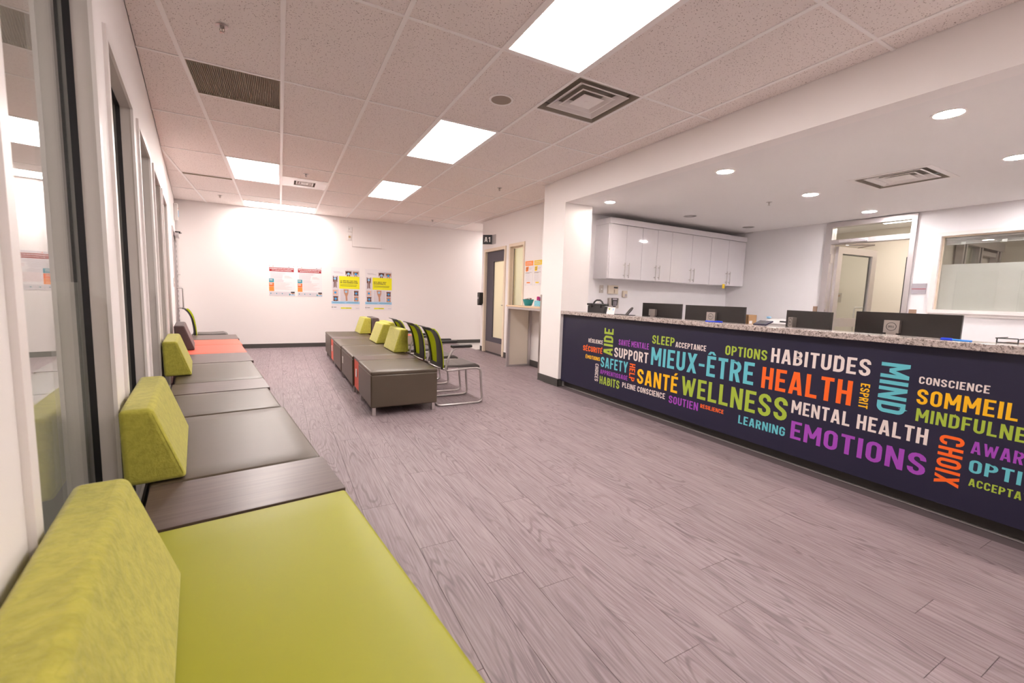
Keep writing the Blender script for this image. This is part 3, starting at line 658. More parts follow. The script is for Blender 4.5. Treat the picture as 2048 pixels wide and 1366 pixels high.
# ------------------------------------------------------------------ office door and window
r = sroot('door_2', (XR, (DY0 + DY1) / 2, 0)); b = MB(); q = .09
b.box(XR - .03, XR + .10, DY0, DY0 + .055, 0, 2.436, ALU).box(XR - .03, XR + .10, DY1 - .085, DY1, 0, 2.436, ALU).box(XR - .03, XR + .10, DY0 + .055, DY1 - .085, 2.37, 2.436, ALU).box(XR - .03, XR + .10, DY0 + .055, DY1 - .085, 2.12, 2.185, ALU)
b.build('door_frame', parent=r)
bx(XR + .03, XR + .036, DY0 + .055, DY1 - .085, 2.185, 2.37, GLASS).build('glass_pane', parent=r, label='clear transom pane')
HY = 3.47; ang = math.radians(83)          # leaf swung away from the office
U = Vector((math.sin(ang), -math.cos(ang), 0)); Vz = Vector((0, 0, 1)); Nn = Vector((U.y, -U.x, 0)); O = Vector((XR + .10, HY, 0)); LWd = .93
b = MB()
for (u0, u1, z0, z1) in ((0, .10, .02, 2.10), (LWd - .11, LWd, .02, 2.10), (.10, LWd - .11, 2.0, 2.10), (.10, LWd - .11, .90, 1.03), (.10, LWd - .11, .02, .25)):
    quadbox(b, O + U * u0 + Vz * z0, U, Vz, Nn, u1 - u0, z1 - z0, .045, ALU)
b.build('door_leaf', parent=r)
quadbox(MB(), O + U * .10 + Vz * 1.03 + Nn * .02, U, Vz, Nn, LWd - .21, .97, .006, GLASS).build('glass_pane', parent=r, label='tall pane of the open door leaf')
quadbox(MB(), O + U * .10 + Vz * .25 + Nn * .02, U, Vz, Nn, LWd - .21, .65, .006, GLASS).build('glass_pane', parent=r, label='lower pane of the open door leaf')
b = MB()
for z0, z1, u0, u1 in ((1.03, 2.0, LWd - .125, LWd - .11), (1.985, 2.0, .10, LWd - .11)): quadbox(b, O + U * u0 + Vz * z0 - Nn * .001, U, Vz, Nn, u1 - u0, z1 - z0, .01, BLACK)
b.build('gasket', parent=r)
b = MB(); P = O + U * .68 + Nn * -.05; b.tube([tuple(O + U * .82 + Vz * 1.20), tuple(P + U * .02 + Vz * 1.20), tuple(P + Vz * 1.18), tuple(P + Vz * .80)], .011, CHROME); b.build('pull_handle', parent=r)
b = MB(); b.rbox(XR - .085, XR - .03, 3.02, 3.36, 2.125, 2.175, .01, ALU); b.tube([(XR - .05, 3.28, 2.12), (XR - .05, 3.28, 2.09), (XR + .12, 3.00, 2.085), (XR + .30, 3.27, 2.08)], .008, STEEL); b.build('door_closer', parent=r)
b = MB()
for z in (1.85, 1.15): b.box(XR - .035, XR + .03, DY1 - .105, DY1 - .08, z, z + .13, CHROME)
b.build('hinge', parent=r)
st(bx(9.59, 9.60, 3.36, 3.41, 0, 2.10, BLACK).build('trim_2'))
r = sroot('window_7', (XR, 1.3, 1.6)); b = MB()
for (y0, y1, z0, z1) in ((WY1 - .05, WY1, 1.165, 2.16), (WY0, WY0 + .05, 1.165, 2.16), (WY0 + .05, WY1 - .05, 2.115, 2.16)): b.box(XR - .02, XR + .10, y0, y1, z0, z1, TRIM)
for (y0, y1, z0, z1) in ((WY1 - .065, WY1 - .05, 1.21, 2.115), (WY0 + .05, WY1 - .065, 2.10, 2.115)): b.box(XR + .02, XR + .05, y0, y1, z0, z1, CREAM)
b.build('window_frame', parent=r)
b = MB(); b.box(XR - .04, XR + .10, WY0, WY1, 1.165, 1.21, TRIM).box(XR - .02, XR, WY0, WY1, 1.13, 1.165, TRIM); b.build('window_sill', parent=r)
bx(XR + .05, XR + .056, WY0 + .05, WY1 - .05, 1.21, 2.115, GLASS).build('glass_pane', parent=r)
bx(XR + .057, XR + .0585, WY0 + .05, WY1 - .05, 1.21, 1.77, FILM).build('frosted_film', parent=r)
b = MB(); b.box(XR + .07, XR + .10, WY0 + .06, WY1 - .07, 2.075, 2.11, ALU)
for k in range(6): b.box(XR + .072, XR + .098, WY0 + .06, WY1 - .07, 2.030 + k * .0075, 2.034 + k * .0075, ALU)
b.box(XR + .07, XR + .10, WY0 + .06, WY1 - .07, 2.01, 2.025, CHROME)
for yy in (2.08, 1.74): b.box(XR + .064, XR + .07, yy - .02, yy + .02, 2.008, 2.04, WHITE)
b.build('raised_blind', parent=r)
# aluminium partition of the room behind the window
r = thing('glazed_partition', 'aluminium framed glass partition seen through the office window', 'partition', (8.6, 2.28, 0))
b = MB()
for X in (7.93, 8.02, 8.50, 8.60, 9.22, 9.34): b.box(X, X + .055, 2.24, 2.31, 0, 2.10, ALU)
b.box(7.9, 9.42, 2.22, 2.32, 2.08, 2.20, ALU).box(8.655, 9.22, 2.25, 2.30, 1.99, 2.05, ALU); b.build('partition_frame', parent=r)
bx(8.075, 8.50, 2.27, 2.276, .1, 2.08, GLASS).build('glass_pane', parent=r)
tag(bx(8.3, 8.9, 2.9, 3.5, 2.60, 2.615, EWARM).build('ceiling_light'), 'ceiling lamp of the corridor behind the open office door', 'ceiling light')
tag(bx(8.3, 8.9, 0.0, 0.6, 2.60, 2.615, EWARM).build('ceiling_light'), 'ceiling lamp of the room behind the office window', 'ceiling light')

# ------------------------------------------------------------------ ceiling fixtures
def troffer(key, label, lit=True, group=None, inset=.018):
    x0, x1, y0, y1 = FIX[key]; t = thing('ceiling_light', label, 'ceiling light', ((x0 + x1) / 2, (y0 + y1) / 2, ZC))
    e = .012; b = MB(); f = inset
    x0 += e; x1 -= e; y0 += e; y1 -= e
    for q in ((x0, x1, y0, y0 + f), (x0, x1, y1 - f, y1), (x0, x0 + f, y0 + f, y1 - f), (x1 - f, x1, y0 + f, y1 - f)): b.box(*q, ZC - .002, ZC + .03, TBAR)
    b.build('frame', parent=t)
    bx(x0 + f, x1 - f, y0 + f, y1 - f, ZC + .003, ZC + .008, ELIGHT if lit else LENSOFF).build('diffuser', parent=t)
    if key == 'LF': bx(.047, .053, y0, y1, ZC - .003, ZC + .002, TBAR).build('divider', parent=t)
troffer('L1', 'largest lit ceiling panel, nearest the viewer at the top of the photo')
troffer('L2', 'lit ceiling panel in the middle, second of the three in line along the counter side')
troffer('L3', 'small lit ceiling panel, farthest of the three in line along the counter side')
troffer('LL', 'lit ceiling panel nearest the left wall, over the far bench')
troffer('LF', 'wide lit ceiling panel lying against the back wall')
troffer('L0', 'lit ceiling panel overhead behind the viewer')
tag(bx(4.8, 5.4, 8.85, 9.75, ZC + .001, ZC + .003, mat('added_side_lens', (.9, .9, .9, 1), .5, emit=LIGHT, strength=6.5)).build('ceiling_light'), 'added unseen light panel in the side corridor behind the A1 wall corner', 'ceiling light')  # unseen panel, added to throw more light on the far end
troffer('LU', 'unlit ceiling panel in the far right corner by the A1 door', lit=False)
# square four-way diffusers
def diffuser(name, label, cx, cy, half, z, plate=0, m=TRIM, deep=.05):
    t = thing(name, label, 'air vent', (cx, cy, z))
    b = MB()
    if plate:
        for q in ((cx - plate, cx - half, cy - plate, cy + plate), (cx + half, cx + plate, cy - plate, cy + plate), (cx - half, cx + half, cy - plate, cy - half), (cx - half, cx + half, cy + half, cy + plate)): b.box(*q, z - .003, z + .001, m)
        b.build('face_plate', parent=t); b = MB()
    # recessed sleeve
    def ring(r0, z0, r1, z1, mm, th=.002):
        v = []; 
        for (r, zz) in ((r0, z0), (r1, z1), (r1, z1 + th), (r0, z0 + th)):
            v += [(cx - r, cy - r, zz), (cx + r, cy - r, zz), (cx + r, cy + r, zz), (cx - r, cy + r, zz)]
        f = []
        for a in range(4):
            for k in range(4): c_ = (a + 1) % 4; f.append((a * 4 + k, a * 4 + (k + 1) % 4, c_ * 4 + (k + 1) % 4, c_ * 4 + k))
        b.add(v, f, mm)
    SL = mat('vent_sleeve_paint', (0.42, 0.37, 0.31, 1), 0.6)
    ring(half, z - .001, half - .006, z + deep, SL); b.box(cx - half, cx + half, cy - half, cy + half, z + deep + .01, z + deep + .012, SL); b.build('sleeve', parent=t); b = MB()
    for k, (ro, ri) in enumerate(((.82, .58), (.56, .36), (.34, 0.0))):
        b = MB(); ro *= half; ri *= half
        if ri > 0:
            ring(ro, z + .002 + .002 * k, ro - .012, z + .001 + .002 * k, m); ring(ro - .012, z + .003, ri, z + .036, m)
        else:
            b.box(cx - ro, cx + ro, cy - ro, cy + ro, z + .004, z + .007, m); b.lathe([(.018, z - .001), (.022, z + .004)], cx, cy, m)
        b.build('vane', parent=t)
    return t
diffuser('supply_diffuser', 'square four-way air diffuser beside the largest lit ceiling panel', 2.1925, 2.9175, .285, ZC)
diffuser('supply_diffuser', 'small square air diffuser in a white plate beside the left lit ceiling panel', .3575, 7.265, .14, ZC, plate=.0)
b = MB()
x0, x1, y0, y1 = FIX['SD']; h = .14; cx, cy = .3575, 7.265
for q in ((x0 + .01, cx - h, y0, y1), (cx + h, x1 - .01, y0, y1), (cx - h, cx + h, y0, cy - h), (cx - h, cx + h, cy + h, y1)): b.box(*q, ZC, ZC + .006, TRIM)
b.build('plate_tile', parent=ceil)
diffuser('supply_diffuser', 'rectangular white air diffuser in the smooth ceiling over the reception office', 5.285, 1.995, .27, ZO, plate=.32, deep=.045)
# eggcrate return grilles
def grille(key, label):
    x0, x1, y0, y1 = FIX[key]; t = thing('return_grille', label, 'air vent', ((x0 + x1) / 2, (y0 + y1) / 2, ZC)); e = .013
    b = MB()
    for q in ((x0 + e, x1 - e, y0 + e, y0 + e + .006), (x0 + e, x1 - e, y1 - e - .006, y1 - e), (x0 + e, x0 + e + .006, y0 + e, y1 - e), (x1 - e - .006, x1 - e, y0 + e, y1 - e)): b.box(*q, ZC - .001, ZC + .02, GRILLE)
    b.build('frame', parent=t); b = MB(); k = x0 + e + .012
    while k < x1 - e - .008: b.box(k, k + .0035, y0 + e + .006, y1 - e - .006, ZC + .002, ZC + .014, GRILLE); k += .0125
    o = b.build('slats', parent=t); o['kind'] = 'stuff'
    bx(x0 + e, x1 - e, y0 + e, y1 - e, ZC + .022, ZC + .024, GRILLE).build('backing', parent=t)
grille('VA', 'large ribbed grey-brown return air grille in the ceiling near the left wall')
grille('VB', 'narrow dark return air slot in the ceiling beside the far left lit panel')
t = thing('ceiling_speaker', 'round beige speaker in the ceiling left of the square air diffuser', 'speaker', (1.59, 3.24, ZC))
MB().lathe([(.098, ZC + .003), (.098, ZC - .004), (.085, ZC - .007), (.080, ZC - .004)], 1.59, 3.24, TBAR, 32).build('rim', parent=t)
MB().lathe([(0.0, ZC - .007), (.04, ZC - .0065), (.08, ZC - .004)], 1.59, 3.24, mat('speaker_mesh', (0.36, 0.29, 0.24, 1), 0.7, bump=.4, bscale=900), 32).build('mesh_cover', parent=t)
def sprinkler(x, y, z, label):
    t = thing('fire_sprinkler', label, 'sprinkler', (x, y, z))
    MB().lathe([(.034, z), (.034, z - .002), (.020, z - .005), (.016, z - .003)], x, y, CHROME, 20).build('escutcheon', parent=t)
    b = MB(); b.lathe([(.011, z - .002), (.011, z - .014), (.006, z - .018)], x, y, STEEL, 12)
    b.tube([(x + .010, y, z - .012), (x + .013, y, z - .024), (x + .004, y, z - .036)], .0025, STEEL, 6).tube([(x - .010, y, z - .012), (x - .013, y, z - .024), (x - .004, y, z - .036)], .0025, STEEL, 6)
    b.lathe([(.003, z - .016), (.003, z - .036), (.014, z - .038), (.014, z - .040), (.001, z - .041)], x, y, STEEL, 12); b.build('sprinkler_head', parent=t)
sprinkler(-.272, 3.28, ZC, 'fire sprinkler nearest the viewer, above the ribbed return grille')
sprinkler(.346, 6.64, ZC, 'fire sprinkler beside the small square diffuser plate in the ceiling')
sprinkler(-.869, 9.06, ZC, 'fire sprinkler in the far left corner of the tiled ceiling')
sprinkler(2.839, 5.76, ZC, 'fire sprinkler in the ceiling tiles near the pillar')
sprinkler(2.886, 9.03, ZC, 'fire sprinkler in the ceiling in front of the unlit far panel')
sprinkler(5.29, 3.27, ZO, 'fire sprinkler in the smooth white ceiling over the reception office')
def downlight(x, y, label, lens, r=.07):
    t = thing('downlight', label, 'ceiling light', (x, y, ZO))
    MB().lathe([(r + .018, ZO + .001), (r + .018, ZO - .003), (r + .004, ZO - .004), (r, ZO - .001)], x, y, TRIM if lens != CHROME else CHROME, 28).build('trim_ring', parent=t)
    if lens == CHROME:
        MB().lathe([(0.0, ZO - .0015), (.03, ZO - .0035), (.05, ZO - .001), (r, ZO - .001)], x, y, CHROME, 24).build('reflector', parent=t)
    else: MB().lathe([(0.0, ZO - .002), (r, ZO - .002)], x, y, lens, 28).build('lens', parent=t)
downlight(3.78, 1.223, 'round recessed downlight nearest the viewer, close to the bulkhead', EDOWN2, .072)
downlight(3.76, 2.78, 'round recessed downlight over the counter, middle of the row along the bulkhead', EDOWN2, .07)
downlight(3.767, 4.415, 'round recessed downlight beside the pillar, left of the wall cabinets', EDOWN2, .06)
downlight(5.287, 4.425, 'unlit chrome downlight in front of the middle of the wall cabinets', CHROME)
downlight(6.747, 4.476, 'unlit chrome downlight by the right end of the wall cabinets', CHROME)
downlight(5.284, 2.80, 'bright downlight in the middle of the office ceiling', EDOWN)
downlight(6.781, 2.85, 'bright downlight in front of the open office door', EDOWN)
downlight(5.261, 1.247, 'bright downlight at the right edge of the photo beside the rectangular diffuser', EDOWN)
downlight(3.78, -.4, 'round downlight over the counter end outside the photo', EDOWN2); downlight(6.78, 1.2, 'bright downlight outside the photo over the office', EDOWN); downlight(5.26, -.4, 'bright downlight outside the photo behind the counter', EDOWN)

# ------------------------------------------------------------------ reception counter
rc_ = thing('reception_counter', 'long reception counter with speckled granite top and navy word-cloud front', 'counter', (3.4, 2.0, 0))
PX = 3.36
MB().rbox(3.31, 3.545, -1.2, 4.757, .987, 1.030, .004, GRANITE, 2).build('countertop', parent=rc_)
fp = bx(PX, PX + .05, -1.2, 4.757, .080, .987, NAVY).build('front_panel', parent=rc_)
b = bx(PX + .06, PX + .075, -1.2, 4.757, 0, .080, mat('toe_kick_black', (0.03, 0.025, 0.022, 1), 0.35)); b.build('toe_kick', parent=rc_)
b = bx(PX + .035, PX + .06, -1.2, 4.755, 0, .005, ALU).build('base_reflection_strip', parent=rc_, label='thin light strip along the floor, standing for the base reflection')  # pale strip stands in for the reflection line of the base
bx(PX + .05, PX + .10, -1.2, 4.757, .08, .98, WHITE).build('back_panel', parent=rc_)
bx(3.46, 4.50, -1.2, 4.70, .70, .735, WHITE).box(3.46, 3.48, -1.2, 4.7, .0, .7, WHITE).build('work_surface', parent=rc_)
WORDS = [('RÉSILIENCE','white',4.198,0.714,3.929,0.667,0), ('SÉCURITÉ','orange',4.298,0.620,3.928,0.553,0), ('ÉMOTIONS','yellow',4.240,0.507,3.964,0.462,0),
('CHOICES','white',4.044,0.423,3.981,0.211,1), ('AIDE','lime',3.910,0.867,3.753,0.553,2), ('SAFETY','cyan',3.948,0.521,3.494,0.399,0), ('APPRENTISSAGE','purple',3.948,0.368,3.487,0.316,0),
('HABITS','lime',3.950,0.289,3.609,0.194,0), ('SANTÉ MENTALE','purple',3.659,0.759,3.207,0.695,0), ('SUPPORT','white',3.722,0.661,3.207,0.550,0), ('HELP','orange',3.465,0.514,3.381,0.323,1),
('SANTÉ','yellow',3.345,0.477,2.811,0.317,0), ('PLEINE CONSCIENCE','white',3.563,0.286,2.953,0.228,0), ('SLEEP','lime',3.167,0.853,2.883,0.766,0), ('ACCEPTANCE','white',2.870,0.816,2.529,0.764,0),
('MIEUX-ÊTRE','cyan',3.167,0.729,2.071,0.546,0), ('OPTIONS','lime',2.340,0.843,1.979,0.761,0), ('HABITUDES','white',1.947,0.868,1.305,0.757,0), ('HEALTH','orange',2.005,0.710,1.392,0.542,0),
('WELLNESS','lime',2.765,0.499,1.789,0.321,0), ('SOUTIEN','purple',2.904,0.282,2.565,0.207,0), ('RESILIENCE','orange',2.542,0.281,2.308,0.245,0), ('LEARNING','cyan',2.169,0.275,1.790,0.205,0),
('MENTAL HEALTH','white',1.761,0.497,0.989,0.400,0), ('EMOTIONS','purple',1.751,0.342,0.981,0.208,0), ('ESPRIT','yellow',1.348,0.706,1.297,0.543,1), ('MIND','cyan',1.251,0.863,1.108,0.547,1),
('CONSCIENCE','white',1.062,0.804,0.769,0.760,0), ('SOMMEIL','yellow',1.062,0.729,0.656,0.637,0), ('MINDFULN|ESS','lime',1.055,0.611,0.665,0.533,0), ('CHOIX','orange',0.938,0.487,0.834,0.199,1),
('AWAR|ENESS','purple',0.807,0.486,0.614,0.417,0), ('OPTI|ONS','cyan',0.804,0.382,0.611,0.309,0), ('ACCEPTA|TION','lime',0.797,0.276,0.601,0.233,0)]
for (w, c, y0, z0, y1, z1, r) in WORDS:
    b = MB(); ref = w.split('|')[0]; full = w.replace('|', '')
    X = PX - .0002
    if r == 0: letter(b, full, (X, y0, z1), (0, -1, 0), (0, 0, 1), y0 - y1, z0 - z1, COL[c], ref=ref)
    elif r == 1: letter(b, full, (X, y0, z0), (0, 0, -1), (0, -1, 0), z0 - z1, y0 - y1, COL[c], ref=ref)
    else: letter(b, full, (X, y1, z1), (0, 0, 1), (0, 1, 0), z0 - z1, y0 - y1, COL[c], ref=ref)
    b.build('lettering', parent=fp, label='%s word %s on the navy front' % (c, full))

# ------------------------------------------------------------------ monitors
def monitor(Pl, Pr, ztop, label, box_u, logo=True, h=.36, cw=.09, ch=.085):
    Pl, Pr = Vector(Pl), Vector(Pr); U = (Pr - Pl).normalized(); wd = (Pr - Pl).length; V = Vector((0, 0, 1)); Nn = U.cross(V)
    mid = (Pl + Pr) / 2; t = thing('monitor', label, 'monitor', (mid.x, mid.y, .735), math.atan2(U.y, U.x))
    O = Pl + V * (ztop - h)
    b = MB(); quadbox(b, O, U, V, Nn * -1, wd, h, .022, MONB); b.build('housing', parent=t)
    quadbox(MB(), O + V * .01 + U * .01 - Nn * .0215, U, V, Nn * -1, wd - .02, h - .02, .002, PK).build('screen', parent=t)
    b = MB(); c = wd * box_u; quadbox(b, O + U * (c - cw / 2) + V * (ztop - .11 - cw * .45 - (ztop - h) - .0), U, V, Nn, cw, ch, .035, STEEL)
    quadbox(b, O + U * (c - .03) + V * (-(ztop - h) + .745), U, V, Nn, .06, ztop - .74 - .12, .03, STEEL)
    quadbox(b, Vector((0, 0, .736)) + Vector((Pl.x, Pl.y, 0)) + U * (c - .11) - Nn * .12, U, V, Nn, .22, .012, .2, STEEL); b.build('stand', parent=t)
    if logo:
        b = MB(); q = O + U * c + V * (ztop - .11 - cw * .45 + ch / 2 - (ztop - h)) + Nn * .0352
        ringp = ribbon([(math.cos(a * PI / 12), math.sin(a * PI / 12)) for a in range(25)], .12)
        for p in ringp:
            a = [tuple(q + U * x * .030 + V * y * .030) for x, y in p]; b.add(a, [(0, 1, 2, 3)], PK)
        letter(b, 'DELL', q - U * .018 - V * .007, U, V, .036, .014, PK, .0004); b.build('logo', parent=t)
    return t
monitor((4.1, 4.064, 0), (4.1, 3.456, 0), 1.174, 'black monitor seen from behind, leftmost behind the counter', .32, False, cw=.10, ch=.08)
monitor((4.1, 3.398, 0), (4.1, 2.677, 0), 1.168, 'wide black monitor seen from behind, above the blue pen', .50, cw=.105, ch=.09)
monitor((4.1, 2.274, 0), (3.76, 1.757, 0), 1.157, 'black monitor turned at an angle in front of the office door', .22, cw=.07, ch=.08)
monitor((4.1, 1.731, 0), (4.1, 1.114, 0), 1.171, 'largest black monitor at the right, seen from behind', .40, cw=.095, ch=.095)

# ------------------------------------------------------------------ things on and behind the counter
ZT = 1.030
t = thing('equipment_case', 'small black hard case with carry handle on the counter by the pillar', 'case', (3.63, 4.4, .80))
b = MB(); b.rbox(3.60, 3.66, 4.22, 4.56, .80, 1.118, .012, BLACKP).rbox(3.594, 3.666, 4.212, 4.568, 1.118, 1.145, .008, BLACKP); b.build('shell', parent=t)
b = MB()
for yy in (4.30, 4.48): bx(3.586, 3.594, yy - .02, yy + .02, 1.09, 1.135, BLACKP).build('latch', parent=t)
MB().tube([(3.63, 4.47, 1.14), (3.63, 4.445, 1.170), (3.63, 4.41, 1.188), (3.63, 4.34, 1.188), (3.63, 4.305, 1.170), (3.63, 4.28, 1.14)], .011, BLACKP).build('handle', parent=t)
bx(3.622, 3.638, 4.35, 4.40, 1.146, 1.172, PAPER).build('paper_tag', parent=t, label='white tag under the handle')
bx(3.55, 3.9, 4.1, 4.68, .7355, .799, WHITE).build('document_tray', origin=(3.75, 4.4, .735))
tag(bpy.data.objects['document_tray'], 'flat white tray under the black case behind the counter', 'tray')
# leaning card
U = Vector((-.36, -.93, 0)).normalized(); t = thing('tent_card', 'white card with coloured squares leaning on the counter beside the black case', 'card', (3.46, 3.95, ZT))
Vc = Vector((.25, 0.02, .97)).normalized(); O = Vector((3.50, 4.06, ZT)); Nn = U.cross(Vc)
quadbox(MB(), O, U, Vc, Nn * -1, .26, .083, .003, PAPER).build('card', parent=t)
b = MB()
for (u, v, w_, h_, m) in ((.03, .055, .012, .02, COL['lime']), (.06, .05, .035, .022, COL['lime']), (.19, .045, .035, .025, PLB), (.025, .03, .02, .01, PG)): quadbox(b, O + U * u + Vc * v + Nn * .0003, U, Vc, Nn, w_, h_, .0005, m)
b.build('print', parent=t)
# black phone stand
t = thing('tablet_stand', 'thin black folding stand on the counter left of the first monitor', 'stand', (3.50, 3.75, ZT))
MB().rbox(3.43, 3.53, 3.60, 3.84, ZT, ZT + .006, .002, BLACKP, 2).build('base', parent=t)
b = MB(); b.prism([(-.045, 0), (.045, 0), (.05, .085), (.035, .12), (0, .13), (-.035, .12), (-.05, .085)], -.003, .003, 0, BLACKP)
Mx = Matrix.Translation((3.49, 3.70, ZT + .004)) @ Matrix.Rotation(math.radians(65), 4, 'Z') @ Matrix.Rotation(math.radians(38), 4, 'X')
b.v = [tuple(Mx @ Vector((v[0], v[1], v[2] * .85))) for v in b.v]; b.build('back_rest', parent=t)
def pen(x, y, ang, label, PB=BLUE):
    t = thing('pen', label, 'pen', (x, y, ZT)); d = Vector((math.cos(ang), math.sin(ang), 0)); p = Vector((x, y, ZT + .006))
    MB().tube([p, p + d * .085], .0055, PB).build('barrel', parent=t); MB().tube([p + d * .085, p + d * .10, p + d * .14], .0065, BLUE).build('cap', parent=t)
    MB().box(p.x + d.x * .09 - .002, p.x + d.x * .09 + .002, p.y + d.y * .09 - .002, p.y + d.y * .13 + .002, ZT + .012, ZT + .015, BLUE).build('clip', parent=t)
pen(3.36, 2.56, math.radians(-62), 'blue pen on the counter edge in front of the wide monitor')
pen(3.34, .86, math.radians(75), 'blue marker pen on the counter edge in front of the largest monitor', mat('light_blue_barrel', (.05, .30, .85, 1), .3))
# cardboard box with white labels
t = thing('cardboard_box', 'open brown cardboard box right of the wide monitor', 'box', (4.29, 2.84, .735))
b = MB(); X0, X1, Y0, Y1 = 4.22, 4.36, 2.715, 2.96
b.box(X0, X0 + .004, Y0, Y1, .74, 1.082, CARD).box(X1 - .004, X1, Y0, Y1, .74, 1.090, CARD).box(X0, X1, Y0, Y0 + .004, .74, 1.090, CARD).box(X0, X1, Y1 - .004, Y1, .74, 1.090, CARD).box(X0, X1, Y0, Y1, .74, .744, CARD).box(X0 + .03, X0 + .034, Y0 + .004, Y1 - .06, .9, 1.085, CARD); b.build('carton', parent=t)
b = MB(); b.box(X0 + .02, X0 + .07, Y0 - .001, Y0, 1.0, 1.03, PAPER); b.build('white_label', parent=t)
t = thing('card_terminal', 'small dark blue tablet lying tilted on the counter right of the box', 'tablet', (3.55, 2.10, ZT))
U = Vector((0.05, -1, 0)).normalized(); Vc = Vector((.90, -.1, .33)).normalized(); O = Vector((3.455, 2.175, ZT + .001))
Nn = U.cross(Vc); Nn = -Nn if Nn.z < 0 else Nn
quadbox(MB(), O, U, Vc, Nn, .105, .085, .010, NAVY).build('body', parent=t); quadbox(MB(), O + U * .015 + Vc * .012 + Nn * .010, U, Vc, Nn, .07, .06, .001, mat('grey_screen', (.10, .10, .11, 1), .2)).build('screen', parent=t)
t = thing('printer', 'white office printer on the back shelf between the tablet and the angled monitor', 'printer', (6.75, 3.75, .6))
b = MB(); b.rbox(6.55, 7.0, 3.45, 4.0, .70, .92, .02, WHITE); b.build('body', parent=t)
b = MB(); b.prism([(6.5, .92), (7.0, .92), (7.0, .99), (6.62, .985)], 3.42, 3.95, .01, WHITE); b.build('scanner_lid', parent=t)
b = MB(); b.box(6.548, 6.56, 3.50, 3.72, .935, .965, BLACKP).build('output_slot', parent=t)
MB().lathe([(0, .985), (.02, .99), (.035, 1.0), (.03, 1.02), (0, 1.025)], 6.62, 3.93, PLB, 16).build('tape_roll', parent=t, label='blue round tape roll')
st(bx(6.4, 7.2, 3.2, 4.6, .66, .70, WHITE).box(6.42, 7.18, 3.22, 4.58, 0, .66, WHITE).build('trim_1'))
t = thing('letter_tray', 'black wire tray at the far right end of the counter', 'tray', (3.62, .76, .735))
b = MB()
for yy in (.815, .735): b.tube([(3.55, yy, 1.0), (3.55, yy, 1.055)], .003, BLACKP, 6)
b.tube([(3.55, .815, 1.055), (3.55, .735, 1.057)], .003, BLACKP, 6).tube([(3.55, .815, 1.032), (3.55, .735, 1.032)], .003, BLACKP, 6)
for yy in (.82, .73): b.tube([(3.55, yy, 1.055), (3.75, yy, 1.055)], .003, BLACKP, 6)
b.box(3.55, 3.75, .73, .82, .95, .955, BLACKP).box(3.55, 3.553, .73, .82, .74, .96, BLACKP); b.build('frame', parent=t)
bx(3.56, 3.74, .74, .81, .955, 1.03, mat('brown_paper_stack', (.22, .13, .08, 1), .7)).build('contents', parent=t)

# ------------------------------------------------------------------ wall cabinets
CY0, CY1 = 4.83, 5.153
cabs = [(4.164, 4.476, 4.79), (4.79, 5.102, 5.416), (5.416, 5.884, 6.348), (6.348, 6.80, 7.262)]
names = ['leftmost glossy white wall cabinet, next to the pillar', 'glossy white wall cabinet, second from the pillar', 'glossy white wall cabinet, third from the pillar', 'rightmost glossy white wall cabinet, with a yellow note under it']
for (a, m_, c), nm in zip(cabs, names):
    t = thing('wall_cabinet', nm, 'cabinet', ((a + c) / 2, CY1, 1.505), 0, 'glossy white wall cabinets')
    bx(a if a > 4.2 else 4.15, c, CY0 + .02, CY1, 1.505, 2.28, GLOSSW).build('body', parent=t)
    for (p, q, hx) in ((a, m_, m_ - .035), (m_, c, m_ + .045)):
        d = MB().rbox(p + .002, q - .002, CY0, CY0 + .019, 1.507, 2.276, .0015, GLOSSW, 1).build('door', parent=t)
        b = MB(); b.tube([(hx, CY0 - .032, 1.527), (hx, CY0 - .032, 1.742)], .007, CHROME)
        for z in (1.56, 1.71): b.tube([(hx, CY0 - .032, z), (hx, CY0, z)], .005, CHROME, 6)
        b.build('bar_handle', parent=d)
o = bx(4.15, XR, CY0 - .004, CY0 + .018, 2.282, 2.362, GLOSSW).box(4.15, 4.17, CY0 + .018, CY1, 2.282, 2.362, GLOSSW).box(4.17, XR, CY0 + .018, CY1, 2.35, 2.362, GLOSSW).build('cabinet_fascia')
tag(o, 'long white fascia board running along the top of the wall cabinets', 'fascia')
tag(bx(6.70, 6.765, CY0 - .002, CY0 - .001, 1.455, 1.53, PGOLD).build('sticky_note'), 'yellow sticky note hanging under the rightmost wall cabinet', 'note')
# devices on the office back wall
Y = 5.153
t = thing('light_switch', 'grey metal switch plate under the left end of the wall cabinets', 'switch', (4.315, Y, 1.36)); bx(4.278, 4.355, Y - .006, Y, 1.299, 1.416, STEEL).build('plate', parent=t); bx(4.305, 4.33, Y - .010, Y - .006, 1.345, 1.365, WHITE).build('toggle', parent=t)
t = thing('alarm_keypad', 'cream alarm keypad with dark display under the wall cabinets', 'keypad', (4.53, Y, 1.35)); KP = mat('cream_plastic', (.72, .62, .50, 1), .4)
MB().rbox(4.434, 4.633, Y - .03, Y, 1.289, 1.419, .004, KP).build('housing', parent=t); bx(4.54, 4.62, Y - .032, Y - .03, 1.375, 1.398, mat('lcd_grey', (.08, .08, .08, 1), .2)).build('display', parent=t)
b = MB()
for k in range(4): b.box(4.545, 4.56, Y - .034, Y - .03, 1.305 + k * .014, 1.314 + k * .014, mat('key_brown', (.20, .12, .08, 1), .5))
b.build('keys', parent=t)
t = thing('motion_sensor', 'small beige wall device right of the alarm keypad', 'sensor', (4.78, Y, 1.29)); MB().rbox(4.737, 4.826, Y - .03, Y, 1.243, 1.346, .004, KP).build('housing', parent=t); bx(4.775, 4.815, Y - .032, Y - .03, 1.255, 1.295, PG).build('window', parent=t)
t = thing('time_clock', 'grey and black keypad time clock on the wall behind the black case', 'time clock', (4.54, Y, 1.16))
